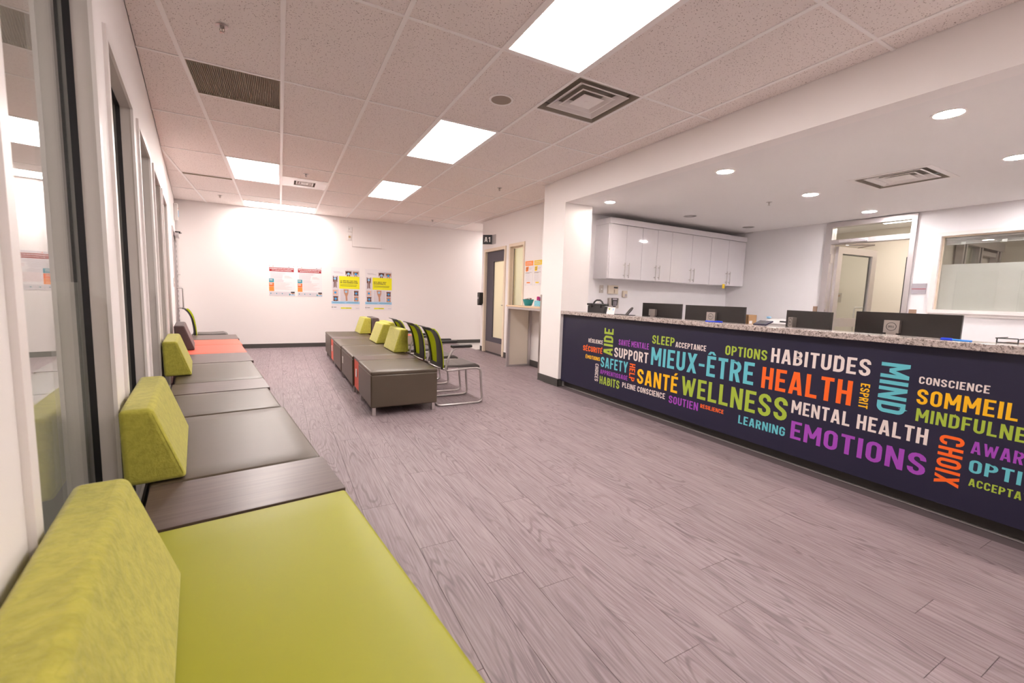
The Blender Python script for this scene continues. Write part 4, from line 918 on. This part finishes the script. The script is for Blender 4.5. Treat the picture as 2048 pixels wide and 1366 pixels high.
MB().rbox(4.447, 4.635, Y - .06, Y, 1.07, 1.227, .01, STEEL).build('housing', parent=t); MB().add([(4.48, Y - .062, 1.225), (4.61, Y - .062, 1.225), (4.60, Y - .062, 1.12), (4.56, Y - .062, 1.09), (4.52, Y - .062, 1.09), (4.485, Y - .062, 1.12)], [(0, 1, 2, 3, 4, 5)], BLACKP).build('face', parent=t)
bx(4.50, 4.59, Y - .064, Y - .062, 1.195, 1.218, PG).build('display', parent=t)
b = MB()
for i in range(3):
    for k in range(4): b.box(4.515 + i * .025, 4.532 + i * .025, Y - .065, Y - .062, 1.105 + k * .02, 1.117 + k * .02, PG)
b.build('keys', parent=t)
def plate(name, label, y0, y1, z0, z1, m, cat='switch'): return tag(bx(XR - .008, XR, y0, y1, z0, z1, m).box(XR - .011, XR - .008, (y0 + y1) / 2 - .012, (y0 + y1) / 2 + .012, (z0 + z1) / 2 - .02, (z0 + z1) / 2 + .02, m).build(name), label, cat)
BR_ = mat('brown_steel', (.38, .25, .18, 1), .4)
plate('wall_switch', 'brown metal switch plate left of the open office door', 3.585, 3.645, 1.10, 1.20, BR_)
plate('wall_switch', 'brown metal switch plate right of the open office door', 2.415, 2.49, 1.09, 1.20, BR_)
t = thing('name_plate', 'two-line grey name plate between the office door and window', 'sign', (XR, 2.42, 1.47))
bx(XR - .010, XR, 2.345, 2.490, 1.403, 1.535, mat('grey_plate', (.40, .36, .40, 1), .4)).build('plate', parent=t); bx(XR - .013, XR - .010, 2.347, 2.488, 1.462, 1.470, PR).build('divider', parent=t)
tag(bx(9.585, 9.6, 4.33, 4.47, 1.29, 1.47, STEEL).box(9.58, 9.585, 4.35, 4.45, 1.40, 1.44, BR_).build('room_plate'), 'small grey room plate seen through the open door glass', 'sign')

# ------------------------------------------------------------------ bench row along the left wall (wall frame)
def legs_sq(parent, B, x0, x1, y0, y1, m=CHROME, h=.08):
    for X in (x0 + .02, x1 - .05):
        for Yy in (y0 + .02, y1 - .05): B().box(X, X + .03, Yy, Yy + .03, 0, h, m).build('leg', parent=parent)
def seat_unit(name, label, B, x0, x1, y0, y1, m, loc, rot, outlet=None, group=None, cat='bench seat'):
    t = thing(name, label, cat, loc, rot, group)
    b = B(); b.rbox(x0, x1, y0, y1, .08, .405, .014, m); b.build('base', parent=t)
    b = B(); b.rbox(x0, x1, y0, y1, .400, .440, .013, m, 3, crown=.003); b.build('cushion', parent=t)
    legs_sq(t, B, x0, x1, y0, y1)
    if outlet is not None:
        X, Yy, zz = outlet
        B().box(X - .005, X, Yy - .035, Yy + .035, zz - .045, zz + .045, WHITE).build('power_outlet', parent=t)
    return t
def table_unit(name, label, B, x0, x1, y0, y1, m, loc, rot, outlet=None, top=DWOOD):
    t = thing(name, label, 'side table', loc, rot)
    b = B(); b.rbox(x0 + .004, x1 - .004, y0 + .004, y1 - .004, .08, .412, .004, m, 1); b.build('base', parent=t)
    B().rbox(x0, x1, y0, y1, .413, .440, .002, top, 1).build('tabletop', parent=t)
    legs_sq(t, B, x0, x1, y0, y1)
    if outlet is not None:
        X, Yy, zz = outlet; B().box(X - .004, X + .002, Yy - .035, Yy + .035, zz - .045, zz + .045, WHITE).build('power_outlet', parent=t)
    return t
D = .61
def lr(label, kind, s0, s1, front, m, top=DWOOD):
    loc = LW(front - D, s0, 0)
    if kind == 's': return seat_unit('bench_seat', label, LMB, front - D, front, s0, s1, m, loc, LROT)
    return table_unit('side_table', label, LMB, front - D, front, s0, s1, m, loc, LROT, top=top)
GT = wood_mat('grey_laminate', (0.20, 0.175, 0.165, 1), (0.26, 0.225, 0.21, 1), 0.34)
lr('bright green vinyl bench seat in the foreground corner', 's', .50, 1.612, .706, GREENL)
lr('dark wood laminate table top between the green and the first brown seat', 't', 1.622, 2.005, .709, TAUPE)
lr('long brown vinyl bench seat behind the nearest dark table', 's', 2.015, 3.035, .704, TAUPE)
lr('short brown vinyl bench seat just beyond the long brown one', 's', 3.045, 3.690, .690, TAUPE)
lr('shiny dark table top between two brown seats, middle of the left row', 't', 3.700, 4.110, .703, TAUPE)
lr('brown vinyl bench seat under the third cushion of the left row', 's', 4.120, 5.165, .712, TAUPE)
lr('grey-brown table top just before the coral seats', 't', 5.180, 5.895, .730, TAUPE)
lr('nearer coral bench seat of the left row', 's', 5.910, 6.775, .735, CORAL)
lr('farther coral bench seat of the left row', 's', 6.785, 7.480, .748, CORAL)
lr('greenish grey table top at the far end of the left row, by the mesh chair', 't', 7.510, 8.220, .762, TAUPE)
def wedge(label, B, prof, y0, y1, m, loc, rot, grp):
    """back cushion leaning block; profile (x, z)"""
    t = thing('back_cushion', label, 'cushion', loc, rot, grp)
    bm = bmesh.new(); n = 4; k = 8
    b = B(); b.prism(prof, y0, y1, .018, m, 4); o = b.build('upholstery', parent=t)
    b = B(); zb = prof[0][1]   # seam piping along the front edge
    b.tube([(prof[1][0] - .012, y0 + .004, zb + .02), (prof[2][0] - .003, y0 + .004, prof[2][1] - .018)], .0022, m, 5); b.build('seam', parent=t)
    return t
CZ = .4445; g = 'back cushions of the left bench row'
for lab, s0, s1, off, m in (('nearest lime green back cushion, in the foreground left corner', .56, 1.317, .0, LIMEF), ('lime green back cushion standing on the long brown seat', 2.028, 2.783, .0, LIMEF),
                         ('lime green back cushion farthest along the left row', 4.467, 5.24, .004, LIMEF), ('brown fabric back cushion on the coral seat by the left wall', 6.266, 6.97, .02, BROWNF)):
    wedge(lab, LMB, [(.025 + off, CZ), (.213 + off, CZ), (.118 + off, .737), (.02 + off, .737)], s0, s1, m, LW(.1, s0, CZ), LROT, g)

# ------------------------------------------------------------------ island of ottomans
def isl(label, kind, x0, x1, y0, y1, m, outlet=None, base=None):
    loc = (x0, y0, 0)
    if kind == 's': return seat_unit('ottoman', label, MB, x0, x1, y0, y1, m, loc, 0, outlet, cat='ottoman')
    return table_unit('side_table', label, MB, x0, x1, y0, y1, m, loc, 0, outlet)
isl('nearest brown vinyl ottoman of the centre block', 's', .748, 1.412, 4.185, 4.932, TAUPE)
isl('narrow dark-topped table with coral side behind the nearest ottoman', 't', .752, 1.412, 4.942, 5.280, CORAL, (.752, 5.10, .27))
isl('brown ottoman with a side power outlet, second in the centre block', 's', .735, 1.400, 5.290, 6.320, TAUPE, (.735, 6.15, .27))
isl('brown ottoman in the middle of the centre block, under the second green cushion', 's', .727, 1.395, 6.330, 7.295, TAUPE)
isl('dark-topped table with coral side in the far half of the centre block', 't', .727, 1.395, 7.310, 7.645, CORAL, (.727, 7.45, .27))
isl('farthest brown ottoman of the left side of the centre block', 's', .725, 1.395, 7.655, 8.600, TAUPE)
isl('brown ottoman on the right side of the centre block, partly behind the mesh chairs', 's', 1.46, 2.12, 6.28, 7.66, TAUPE)
isl('coral ottoman hidden at the far right end of the centre block', 's', 1.46, 2.12, 7.67, 8.60, CORAL)
g = 'back cushions of the centre block'
wedge('lime green cushion nearest on the centre block, next to the mesh chair', MB, [(1.245, CZ), (1.430, CZ), (1.432, .738), (1.335, .738)], 5.42, 6.04, LIMEF, (1.3, 5.42, CZ), 0, g)
wedge('second lime green cushion of the centre block', MB, [(1.225, CZ), (1.44, CZ), (1.44, .735), (1.330, .735)], 6.44, 7.02, LIMEF, (1.3, 6.44, CZ), 0, g)
wedge('farthest lime green cushion of the centre block, beside the brown one', MB, [(1.235, CZ), (1.44, CZ), (1.44, .730), (1.330, .730)], 8.0, 8.58, LIMEF, (1.3, 8.0, CZ), 0, g)
def wedge2(label, y0, y1, m): wedge(label, MB, [(1.452, CZ), (1.66, CZ), (1.565, .735), (1.452, .735)], y0, y1, m, (1.5, y0, CZ), 0, g)
wedge2('lime green cushion back to back behind the second one of the centre block', 6.75, 7.38, LIMEF)
wedge2('brown fabric cushion back to back with the farthest green one', 7.95, 8.55, BROWNF)

# ------------------------------------------------------------------ mesh-back cantilever chairs
def curve_at(u):
    """back profile in chair frame: x forward, z up; u 0 bottom .. 1 top"""
    P = [(.0, .40), (-.004, .50), (-.016, .60), (-.035, .70), (-.068, .78), (-.105, .828)]
    k = u * (len(P) - 1); i = min(int(k), len(P) - 2); f = k - i
    def cr(a, b_, c, d, t): return .5 * ((2 * b_) + (-a + c) * t + (2 * a - 5 * b_ + 4 * c - d) * t * t + (-a + 3 * b_ - 3 * c + d) * t ** 3)
    q = [P[max(i - 1, 0)], P[i], P[i + 1], P[min(i + 2, len(P) - 1)]]
    return cr(q[0][0], q[1][0], q[2][0], q[3][0], f), cr(q[0][1], q[1][1], q[2][1], q[3][1], f)
def chair(label, loc, rot, grp, arms=True):
    """frame: x forward, y across (0..W), seat front near x=.42"""
    Wc = .44; t = thing('mesh_chair', label, 'chair', loc, rot, grp)
    Mx = Matrix.Translation(loc) @ Matrix.Rotation(rot, 4, 'Z')
    tf = lambda x, y, z: tuple(Mx @ Vector((x, y, z)))
    B = lambda: MB(tf=tf)
    nU, nV = 14, 12
    def wid(u): return .20 + .022 * math.sin(min(1, u * 1.15) * PI * .6) - .03 * max(0, u - .85) / .15
    def surf(u, v, off=0):
        x, z = curve_at(u); x2, z2 = curve_at(min(1, u + .02)); x1, z1 = curve_at(max(0, u - .02)); d = Vector((x2 - x1, z2 - z1)).normalized()
        w = wid(u); y = Wc / 2 + v * w; bow = -.022 * (1 - v * v)
        return (x + bow + d.y * off, y, z - d.x * off)
    def sheet(u0, u1, v0f, v1f, off, th, m, b):
        vs_ = []; 
        for o_ in (off, off + th):
            for i in range(nU + 1):
                u = u0 + (u1 - u0) * i / nU
                for j in range(nV + 1):
                    a, c = v0f(u), v1f(u); vs_.append(surf(u, a + (c - a) * j / nV, o_))
        n1 = (nU + 1) * (nV + 1); f = []
        idx = lambda i, j: i * (nV + 1) + j
        for i in range(nU):
            for j in range(nV): f.append((idx(i, j), idx(i + 1, j), idx(i + 1, j + 1), idx(i, j + 1))); f.append((n1 + idx(i, j), n1 + idx(i, j + 1), n1 + idx(i + 1, j + 1), n1 + idx(i + 1, j)))
        for i in range(nU):
            for j in (0, nV): f.append((idx(i, j), idx(i + 1, j), n1 + idx(i + 1, j), n1 + idx(i, j)))
        for j in range(nV):
            for i in (0, nU): f.append((idx(i, j), idx(i, j + 1), n1 + idx(i, j + 1), n1 + idx(i, j)))
        b.add(vs_, f, m, True)
    # lime mesh stretched over the front, wrapping slightly past the edge
    b = B(); sheet(.04, .985, lambda u: -1.0, lambda u: 1.0, .004, .010, MESHG, b); b.build('back_mesh', parent=t)
    inner = lambda u: .60 - .18 * (1 - min(1, u * 1.6)) + .02 * u
    b = B()
    sheet(.0, 1.0, lambda u: -1.0, lambda u: -inner(u), -.012, .014, BLACKP, b); sheet(.0, 1.0, lambda u: inner(u), lambda u: 1.0, -.012, .014, BLACKP, b)
    sheet(.0, .13, lambda u: -inner(u), lambda u: inner(u), -.012, .014, BLACKP, b); sheet(.93, 1.0, lambda u: -inner(u), lambda u: inner(u), -.012, .014, BLACKP, b)
    b.build('back_frame', parent=t)
    # grab rail flange folding back at the top
    b = B(); pr_ = [(-.105, .828), (-.135, .845), (-.165, .850), (-.165, .842), (-.135, .834), (-.108, .816)]
    b.prism(pr_, Wc / 2 - .165, Wc / 2 + .165, 0, BLACKP); b.build('top_rail', parent=t)
    # seat
    b = B(); b.prism([(.02, .415), (.40, .405), (.44, .395), (.43, .425), (.38, .450), (.20, .440), (.02, .445)], .015, Wc - .015, .010, SEATB); b.build('seat', parent=t)
    # chrome sled frames
    for y, sd in ((.0, -1), (Wc, 1)):
        b = B(); x0 = .02
        b.tube(([(.30, y, .638), (.16, y, .632), (.11, y, .612), (.08, y, .57), (.05, y, .50)] if arms else []) + [(.025, y, .398), (.05, y, .385), (.10, y, .387), (.30, y, .400), (.395, y, .398), (.425, y, .385), (.438, y, .355), (.448, y, .20), (.462, y, .06), (.455, y, .028), (.425, y, .012), (.38, y, .011), (-.02, y, .011), (-.045, y + -sd * .02, .011)], .0125, CHROME)
        b.build('sled_leg', parent=t)
        if not arms: continue
        b = B(); b.rbox(.085, .325, y - .024, y + .024, .632, .662, .010, BLACKP); b.build('armrest', parent=t)
    b = B(); b.tube([(-.045, .02, .011), (-.045, Wc - .02, .011)], .011, CHROME); b.tube([(.06, 0, .388), (.06, Wc, .388)], .010, CHROME).tube([(.36, 0, .397), (.36, Wc, .397)], .010, CHROME); b.build('cross_bar', parent=t)
    b = B(); b.tube([(.02, .02, .40), (-.035, .05, .415), (-.05, Wc / 2, .42), (-.035, Wc - .05, .415), (.02, Wc - .02, .40)], .010, STEEL); b.build('back_bracket', parent=t)
    return t
g = 'mesh-back chairs right of the centre block'
c1 = chair('nearest black and lime mesh-back chair beside the centre block', (1.515, 4.31, 0), 0, g)
chair('middle black and lime mesh-back chair beside the centre block', (1.515, 4.97, 0), 0, g)
chair('farthest black and lime mesh-back chair beside the centre block', (1.50, 5.71, 0), 0, g)
c4 = chair('lone lime mesh-back chair at the far end of the left bench row', LW(.24, 8.36, 0), LROT, None, False)

# ------------------------------------------------------------------ high table with bowl and box
t = thing('high_table', 'tall narrow metal-framed table with maple top against the A1 wall', 'table', (3.63, 5.9, 0))
TX0, TX1, TY0, TY1, TZ = 3.395, 3.86, 5.34, 6.46, 1.055
MB().rbox(TX0 - .01, TX1, TY0, TY1 + .03, TZ - .025, TZ, .003, LWOOD, 1).build('tabletop', parent=t)
b = MB()
for yy in (TY1 - .04, TY0 + .03):
    b.box(TX0, TX0 + .045, yy, yy + .045, 0, TZ - .03, ALU).box(TX1 - .05, TX1 - .005, yy, yy + .045, 0, TZ - .03, ALU)
    b.box(TX0 + .045, TX1 - .05, yy, yy + .045, 0.0, .03, ALU).box(TX0 + .045, TX1 - .05, yy, yy + .045, TZ - .065, TZ - .03, ALU)
b.box(TX0, TX0 + .03, TY0 + .075, TY1 - .04, TZ - .06, TZ - .026, ALU); b.build('frame', parent=t)
FRG = film_mat('frosted_panel_glass', (.80, .74, .66, 1), .9)
bx(TX0 + .045, TX1 - .05, TY1 - .022, TY1 - .016, .03, TZ - .065, FRG).build('frosted_panel', parent=t, label='frosted glass end panel')
t = thing('bowl', 'teal plastic bowl of small packets on the tall table', 'bowl', (3.65, 6.20, TZ)); bxx, byy = 3.65, 6.20
MB().lathe([(.055, TZ), (.06, TZ + .004), (.098, TZ + .105), (.101, TZ + .105), (.094, TZ + .10), (.05, TZ + .008), (0, TZ + .008)], bxx, byy, TEAL, 28).build('shell', parent=t)
b = MB(); random.seed(3)
cols = [PS2, PK, PR, PG, PAPER, mat('dark_green_foil', (.03, .06, .02, 1), .4)]
for k in range(26):
    a = random.random() * 6.28; rr = random.random() ** .5 * .07; cx, cy = bxx + rr * math.cos(a), byy + rr * math.sin(a); zz = TZ + .09 + random.random() * .03
    Mx = Matrix.Translation((cx, cy, zz)) @ Matrix.Rotation(random.random() * 3, 4, 'Z') @ Matrix.Rotation(random.random() * .8 - .4, 4, 'X')
    bb_ = MB(); bb_.rbox(-.018, .018, -.012, .012, -.005, .005, .004, cols[k % 6], 1); b.add([tuple(Mx @ Vector(v)) for v in bb_.v], bb_.f, cols[k % 6], True)
o = b.build('packets', parent=t); o['kind'] = 'stuff'
t = thing('patterned_box', 'turquoise and white patterned box beside the bowl on the tall table', 'box', (3.68, 5.83, TZ))
PBX = mat('turquoise_print', (.06, .48, .62, 1), .5)
X0, X1, Y0, Y1 = 3.63, 3.75, 5.76, 5.97
b = MB(); b.box(X0, X0 + .003, Y0, Y1, TZ, TZ + .09, PBX).box(X1 - .003, X1, Y0, Y1, TZ, TZ + .09, PBX).box(X0, X1, Y0, Y0 + .003, TZ, TZ + .09, PBX).box(X0, X1, Y1 - .003, Y1, TZ, TZ + .09, PBX).box(X0, X1, Y0, Y1, TZ, TZ + .003, PBX); b.build('carton', parent=t)
b = MB()
for i in range(10):
    for k in range(4):
        y = Y0 + .012 + i * .019 + (k % 2) * .009; z = TZ + .012 + k * .021
        b.add([(X0 - .0005, y, z - .007), (X0 - .0005, y + .006, z), (X0 - .0005, y, z + .007), (X0 - .0005, y - .006, z)], [(0, 1, 2, 3)], PAPER)
        x = X0 + .01 + i * .0115
        if x < X1 - .008: b.add([(x, Y0 - .0005, z - .007), (x + .004, Y0 - .0005, z), (x, Y0 - .0005, z + .007), (x - .004, Y0 - .0005, z)], [(0, 1, 2, 3)], PAPER)
b.build('print', parent=t)
b = MB(); random.seed(5)
for k in range(16):
    cx, cy, zz = random.uniform(X0 + .02, X1 - .02), random.uniform(Y0 + .02, Y1 - .01), TZ + .08 + random.random() * .05; m = [PB, PPINK, PAPER, COL['purple'], mat('magenta_foil', (.7, .05, .25, 1), .4)][k % 5]
    Mx = Matrix.Translation((cx, cy, zz)) @ Matrix.Rotation(random.random() * 3, 4, 'Z') @ Matrix.Rotation(random.random() - .5, 4, 'X')
    bb_ = MB(); bb_.rbox(-.022, .022, -.003, .003, -.03, .03, .002, m, 1); b.add([tuple(Mx @ Vector(v)) for v in bb_.v], bb_.f, m, True)
o = b.build('packets', parent=t); o['kind'] = 'stuff'
tag(bx(3.52, 3.60, 5.76, 5.90, TZ, TZ + .004, PAPER).build('leaflet'), 'small white leaflet on the tall table in front of the patterned box', 'leaflet')
# hand sanitiser dispenser
t = thing('sanitizer_dispenser', 'black hand sanitizer dispenser on the wall corner left of the dark door', 'dispenser', (XA, 8.53, 1.1))
MB().rbox(XA - .10, XA, 8.485, 8.595, 1.02, 1.265, .015, BLACKP).build('housing', parent=t); MB().rbox(XA - .105, XA - .02, 8.50, 8.58, .99, 1.03, .01, BLACKP).build('nozzle', parent=t)
bx(XA - .1025, XA - .1, 8.52, 8.56, 1.12, 1.17, PG).build('window', parent=t)

# ------------------------------------------------------------------ posters
def sheetobj(name, label, w, h, O, U, grp=None, curl=.0):
    O, U = Vector(O), Vector(U); V = Vector((0, 0, 1)); Nn = U.cross(V)
    t = thing(name, label, 'poster', tuple(O), 0, grp)
    b = MB(); quadbox(b, O, U, V, Nn, w, h, .0015, PAPER); b.build('paper', parent=t)
    pb = MB()
    lay = [0.0020]
    def R_(x0, y0, x1, y1, m, z=0):
        zz = .0018 + z * .0004
        p = [O + U * (x * w) + V * (y * h) + Nn * zz for x, y in ((x0, y0), (x1, y0), (x1, y1), (x0, y1))]; pb.add([tuple(q) for q in p], [(0, 1, 2, 3)], m)
    def Pg(pts, m, z=0):
        zz = .0018 + z * .0004; pb.add([tuple(O + U * (x * w) + V * (y * h) + Nn * zz) for x, y in pts], [tuple(range(len(pts)))], m)
    def Tx(s, x0, y0, x1, y1, m, z=1):
        letter(pb, s, O + U * (x0 * w) + V * (y0 * h) + Nn * (.0018 + z * .0004), U, V, (x1 - x0) * w, (y1 - y0) * h, m, .0002)
    def Ci(cx, cy, r, m, z=2): Pg([(cx + r * math.cos(a * PI / 8), cy + r * w / h * math.sin(a * PI / 8)) for a in range(16)], m, z)
    return t, pb, R_, Pg, Tx, Ci
def info_poster(label, x0, x1, l1, l2):
    z0, z1 = 1.062, 1.672; w = x1 - x0
    t, pb, R_, Pg, Tx, Ci = sheetobj('poster', label, w, z1 - z0, (x0, YB - .0015, z0), (1, 0, 0))
    R_(.02, .945, .98, .99, PBG); Pg([(.15, .955), (.19, .955), (.17, .985)], PO, 1); R_(.76, .95, .80, .965, PK, 1)
    for cx in (.02, .98): Ci(cx, .985, .012, PO, 1); Ci(cx, .02, .012, PG, 1)
    R_(.02, .80, .975, .93, PR); Tx(l1, .04, .875, .95, .91, PAPER, 1); Tx(l2, .10, .825, .88, .855, PAPER, 1)
    rnd = random.Random(4)
    y = .775
    while y > .56: R_(.06, y, .60 + rnd.random() * .35 if y > .70 else .5 + rnd.random() * .06, y + .007, PG); y -= .017
    y = .545
    while y > .45: R_(.22, y, .5 + rnd.random() * .08, y + .007, PG); y -= .017
    R_(.58, .47, .95, .68, PAPER, 1); y = .66
    while y > .58: R_(.60, y, .75 + rnd.random() * .18, y + .007, PPINK, 2); y -= .017
    y = .44
    while y > .19: R_(.22, y, .6 + rnd.random() * .32, y + .006, PPINK); y -= .018
    R_(.0, .44, .19, .56, PT); R_(.0, .30, .19, .43, PO); R_(.0, .15, .19, .295, PO2)
    for yy in (.53, .51, .49): R_(.02, yy, .14, yy + .008, PAPER, 1)
    for yy in (.40, .38, .36): R_(.02, yy, .13, yy + .008, PAPER, 1)
    R_(.0, .0, 1, .135, PBG)
    for cx in (.06, .28, .50): Ci(cx, .075, .022, PT, 1); R_(cx + .04, .07, cx + .16, .078, PG, 1)
    Pg([(.77, .01), (.77, .09), (.84, .05)], PT, 1); R_(.84, .02, .99, .06, PLB, 1); R_(.84, .06, .99, .14, PS3, 2); R_(.84, .10, .99, .145, PK, 3); R_(.90, .06, .93, .09, PK, 3)
    pb.build('print', parent=t)
info_poster('red-headed information poster, left of the pair on the back wall', -.188, .273, 'VOS RENSEIGNEMENTS SUR VOTRE SANTÉ ET VOTRE VIE PRIVÉE', 'QUI PEUT CONSULTER ET UTILISER VOS RENSEIGNEMENTS')
info_poster('red-headed information poster, right of the pair on the back wall', .326, .788, 'YOUR HEALTH INFORMATION AND YOUR PRIVACY RIGHTS', 'WHO CAN SEE AND USE YOUR HEALTH INFORMATION')
def hpv(label, x0, x1, lines):
    z0, z1 = .79, 1.70; w = x1 - x0
    t, pb, R_, Pg, Tx, Ci = sheetobj('poster', label, w, z1 - z0, (x0, YB - .0015, z0), (1, 0, 0))
    R_(.04, .50, .25, .80, PBG); R_(.04, .20, .27, .49, PBG); R_(.30, .20, .76, .49, PBG); R_(.78, .20, .96, .49, PBG); R_(.52, .78, .98, .95, PBG)
    R_(.08, .895, .30, .902, PG); R_(.08, .88, .40, .885, PG); R_(.10, .865, .42, .870, PG)
    def legs(cx, top, bot, wd, m, z=1):    # standing pair of legs
        for s in (-1, 1): Pg([(cx + s * wd, top), (cx + s * .004, top - .02), (cx + s * wd * .15, bot + .02), (cx + s * wd * .7, bot), (cx + s * wd * .62, (top + bot) / 2)], m, z)
        Pg([(cx - wd, top + .01), (cx + wd, top + .01), (cx + wd * .9, top - .05), (cx - wd * .9, top - .05)], m, z)
    legs(.13, .76, .52, .07, PS2); R_(.06, .66, .08, .80, PS2, 1); R_(.19, .66, .21, .80, PS2, 1); Ci(.13, .735, .045, PLB)
    for (cx, cy, m1, m2) in ((.60, .87, PS2, PLB), (.86, .87, PS1, PB)):
        legs(cx, cy + .04, cy - .085, .08, m1); Ci(cx, cy - .01, .045, m2, 3)
        for s in (-1, 1): Pg([(cx + s * .075, cy + .03), (cx + s * .11, cy + .07), (cx + s * .10, cy - .05), (cx + s * .08, cy - .03)], m1, 1)
    for (cx, cy, m1) in ((.135, .41, PS3), (.145, .265, PS2), (.87, .40, PS2), (.87, .265, PS1)):
        Pg([(cx - .085, cy + .06), (cx + .085, cy + .06), (cx + .07, cy), (cx + .085, cy - .05), (cx + .01, cy - .06), (cx, cy - .03), (cx - .01, cy - .06), (cx - .085, cy - .05), (cx - .07, cy)], m1, 1); Ci(cx, cy + .0, .042, PB if m1 != PS3 else PB, 3)
    Pg([(.42, .49), (.60, .49), (.59, .40), (.55, .32), (.56, .22), (.50, .215), (.49, .32), (.44, .40)], PS1, 1); Ci(.51, .435, .045, PLB, 3)
    R_(.27, .505, .99, .80, PY, 4)
    Tx(lines[0], .31, .675, .31 + .63 * lines[2], .705, PK, 5); Tx(lines[1], .31, .635, .31 + .63 * lines[3], .665, PK, 5)
    for yy, e in ((.595, .90), (.565, .88)): R_(.31, yy, e, yy + .008, PK, 5)
    R_(.0, .145, .99, .205, PLB, 1); R_(.04, .165, .45, .172, PT, 2); R_(.52, .175, .93, .182, PT, 2)
    R_(.0, .115, .95, .120, PPINK); R_(.32, .03, .70, .06, PY, 1); R_(.50, .042, .68, .048, PK, 2)
    Pg([(.0, .065), (.025, .085), (.05, .065), (.025, .045)], PK, 1); Pg([(.012, .065), (.025, .076), (.038, .065), (.025, .054)], PAPER, 2); R_(.065, .06, .17, .07, PK, 1); R_(.85, .04, .97, .048, PG, 1)
    pb.build('print', parent=t)
hpv('yellow-box health poster in French, left of the larger pair on the back wall', .97, 1.55, ('LE VPH NE FAIT PAS', 'DE DISCRIMINATION.', .95, 1.0))
hpv('yellow-box health poster in English, right of the larger pair on the back wall', 1.664, 2.25, ('HPV DOES NOT', 'DISCRIMINATE.', .75, .74))
def notice(label, y0, y1, head, tagm):
    z0, z1 = 1.398, 1.828; t, pb, R_, Pg, Tx, Ci = sheetobj('poster', label, y0 - y1, z1 - z0, (XA - .0015, y0, z0), (0, -1, 0))
    R_(0, .81, 1, 1, head); R_(.12, .93, .80, .945, PAPER, 1); R_(.10, .87, .88, .885, PAPER, 1)
    Pg([(.08, .60), (.10, .76), (.46, .78), (.42, .60), (.20, .57)], tagm, 1); R_(.14, .70, .38, .72, PK, 2); R_(.14, .64, .38, .66, PK, 2)
    R_(.5, .70, .88, .71, PG, 1); R_(.5, .66, .80, .67, PG, 1); R_(.04, .53, .88, .54, PS2, 1); R_(.04, .50, .60, .51, PS2, 1)
    for k in range(12): R_(.08, .46 - k * .025, .6 + .1 * ((k * 7) % 4) / 4, .463 - k * .025, PG, 1)
    R_(.25, .10, .68, .15, head, 1); R_(.72, .06, .92, .07, PG, 1); R_(.05, .03, .15, .04, PG, 1); pb.build('print', parent=t)
notice('orange-headed notice on the wall above the tall table', 6.715, 6.445, PO2, PO2)
notice('yellow-headed notice on the wall above the tall table', 6.41, 6.157, PGOLD, PGOLD)
# back wall devices
t = thing('thermostat', 'upper white wall thermostat left of the blank panel on the back wall', 'thermostat', (1.348, YB, 2.51)); MB().rbox(1.301, 1.396, YB - .03, YB, 2.462, 2.57, .006, WHITE).build('housing', parent=t); bx(1.33, 1.345, YB - .032, YB - .03, 2.52, 2.53, PK).build('indicator_light', parent=t)
t = thing('thermostat', 'lower beige control on the back wall under the white thermostat', 'thermostat', (1.343, YB, 2.35)); MB().rbox(1.305, 1.38, YB - .02, YB, 2.298, 2.409, .004, WHITE).build('housing', parent=t); MB().add([], [], WHITE)
b = MB(); b.lathe([(.022, 0), (.022, .012)], 0, 0, mat('brass_knob', (.45, .30, .15, 1), .4)); b.v = [(1.343 + v[0], YB - .02 - v[2], 2.36 + v[1]) for v in b.v]; b.build('dial', parent=t)
tag(bx(1.40, 2.016, YB - .022, YB - .006, 2.166, 2.572, WALL).box(1.396, 2.021, YB - .006, YB, 2.160, 2.575, GREYTRIM).build('access_panel'), 'blank white rectangular panel high on the back wall', 'panel')  # grey backing rim draws the panel's edges and the shadow round it
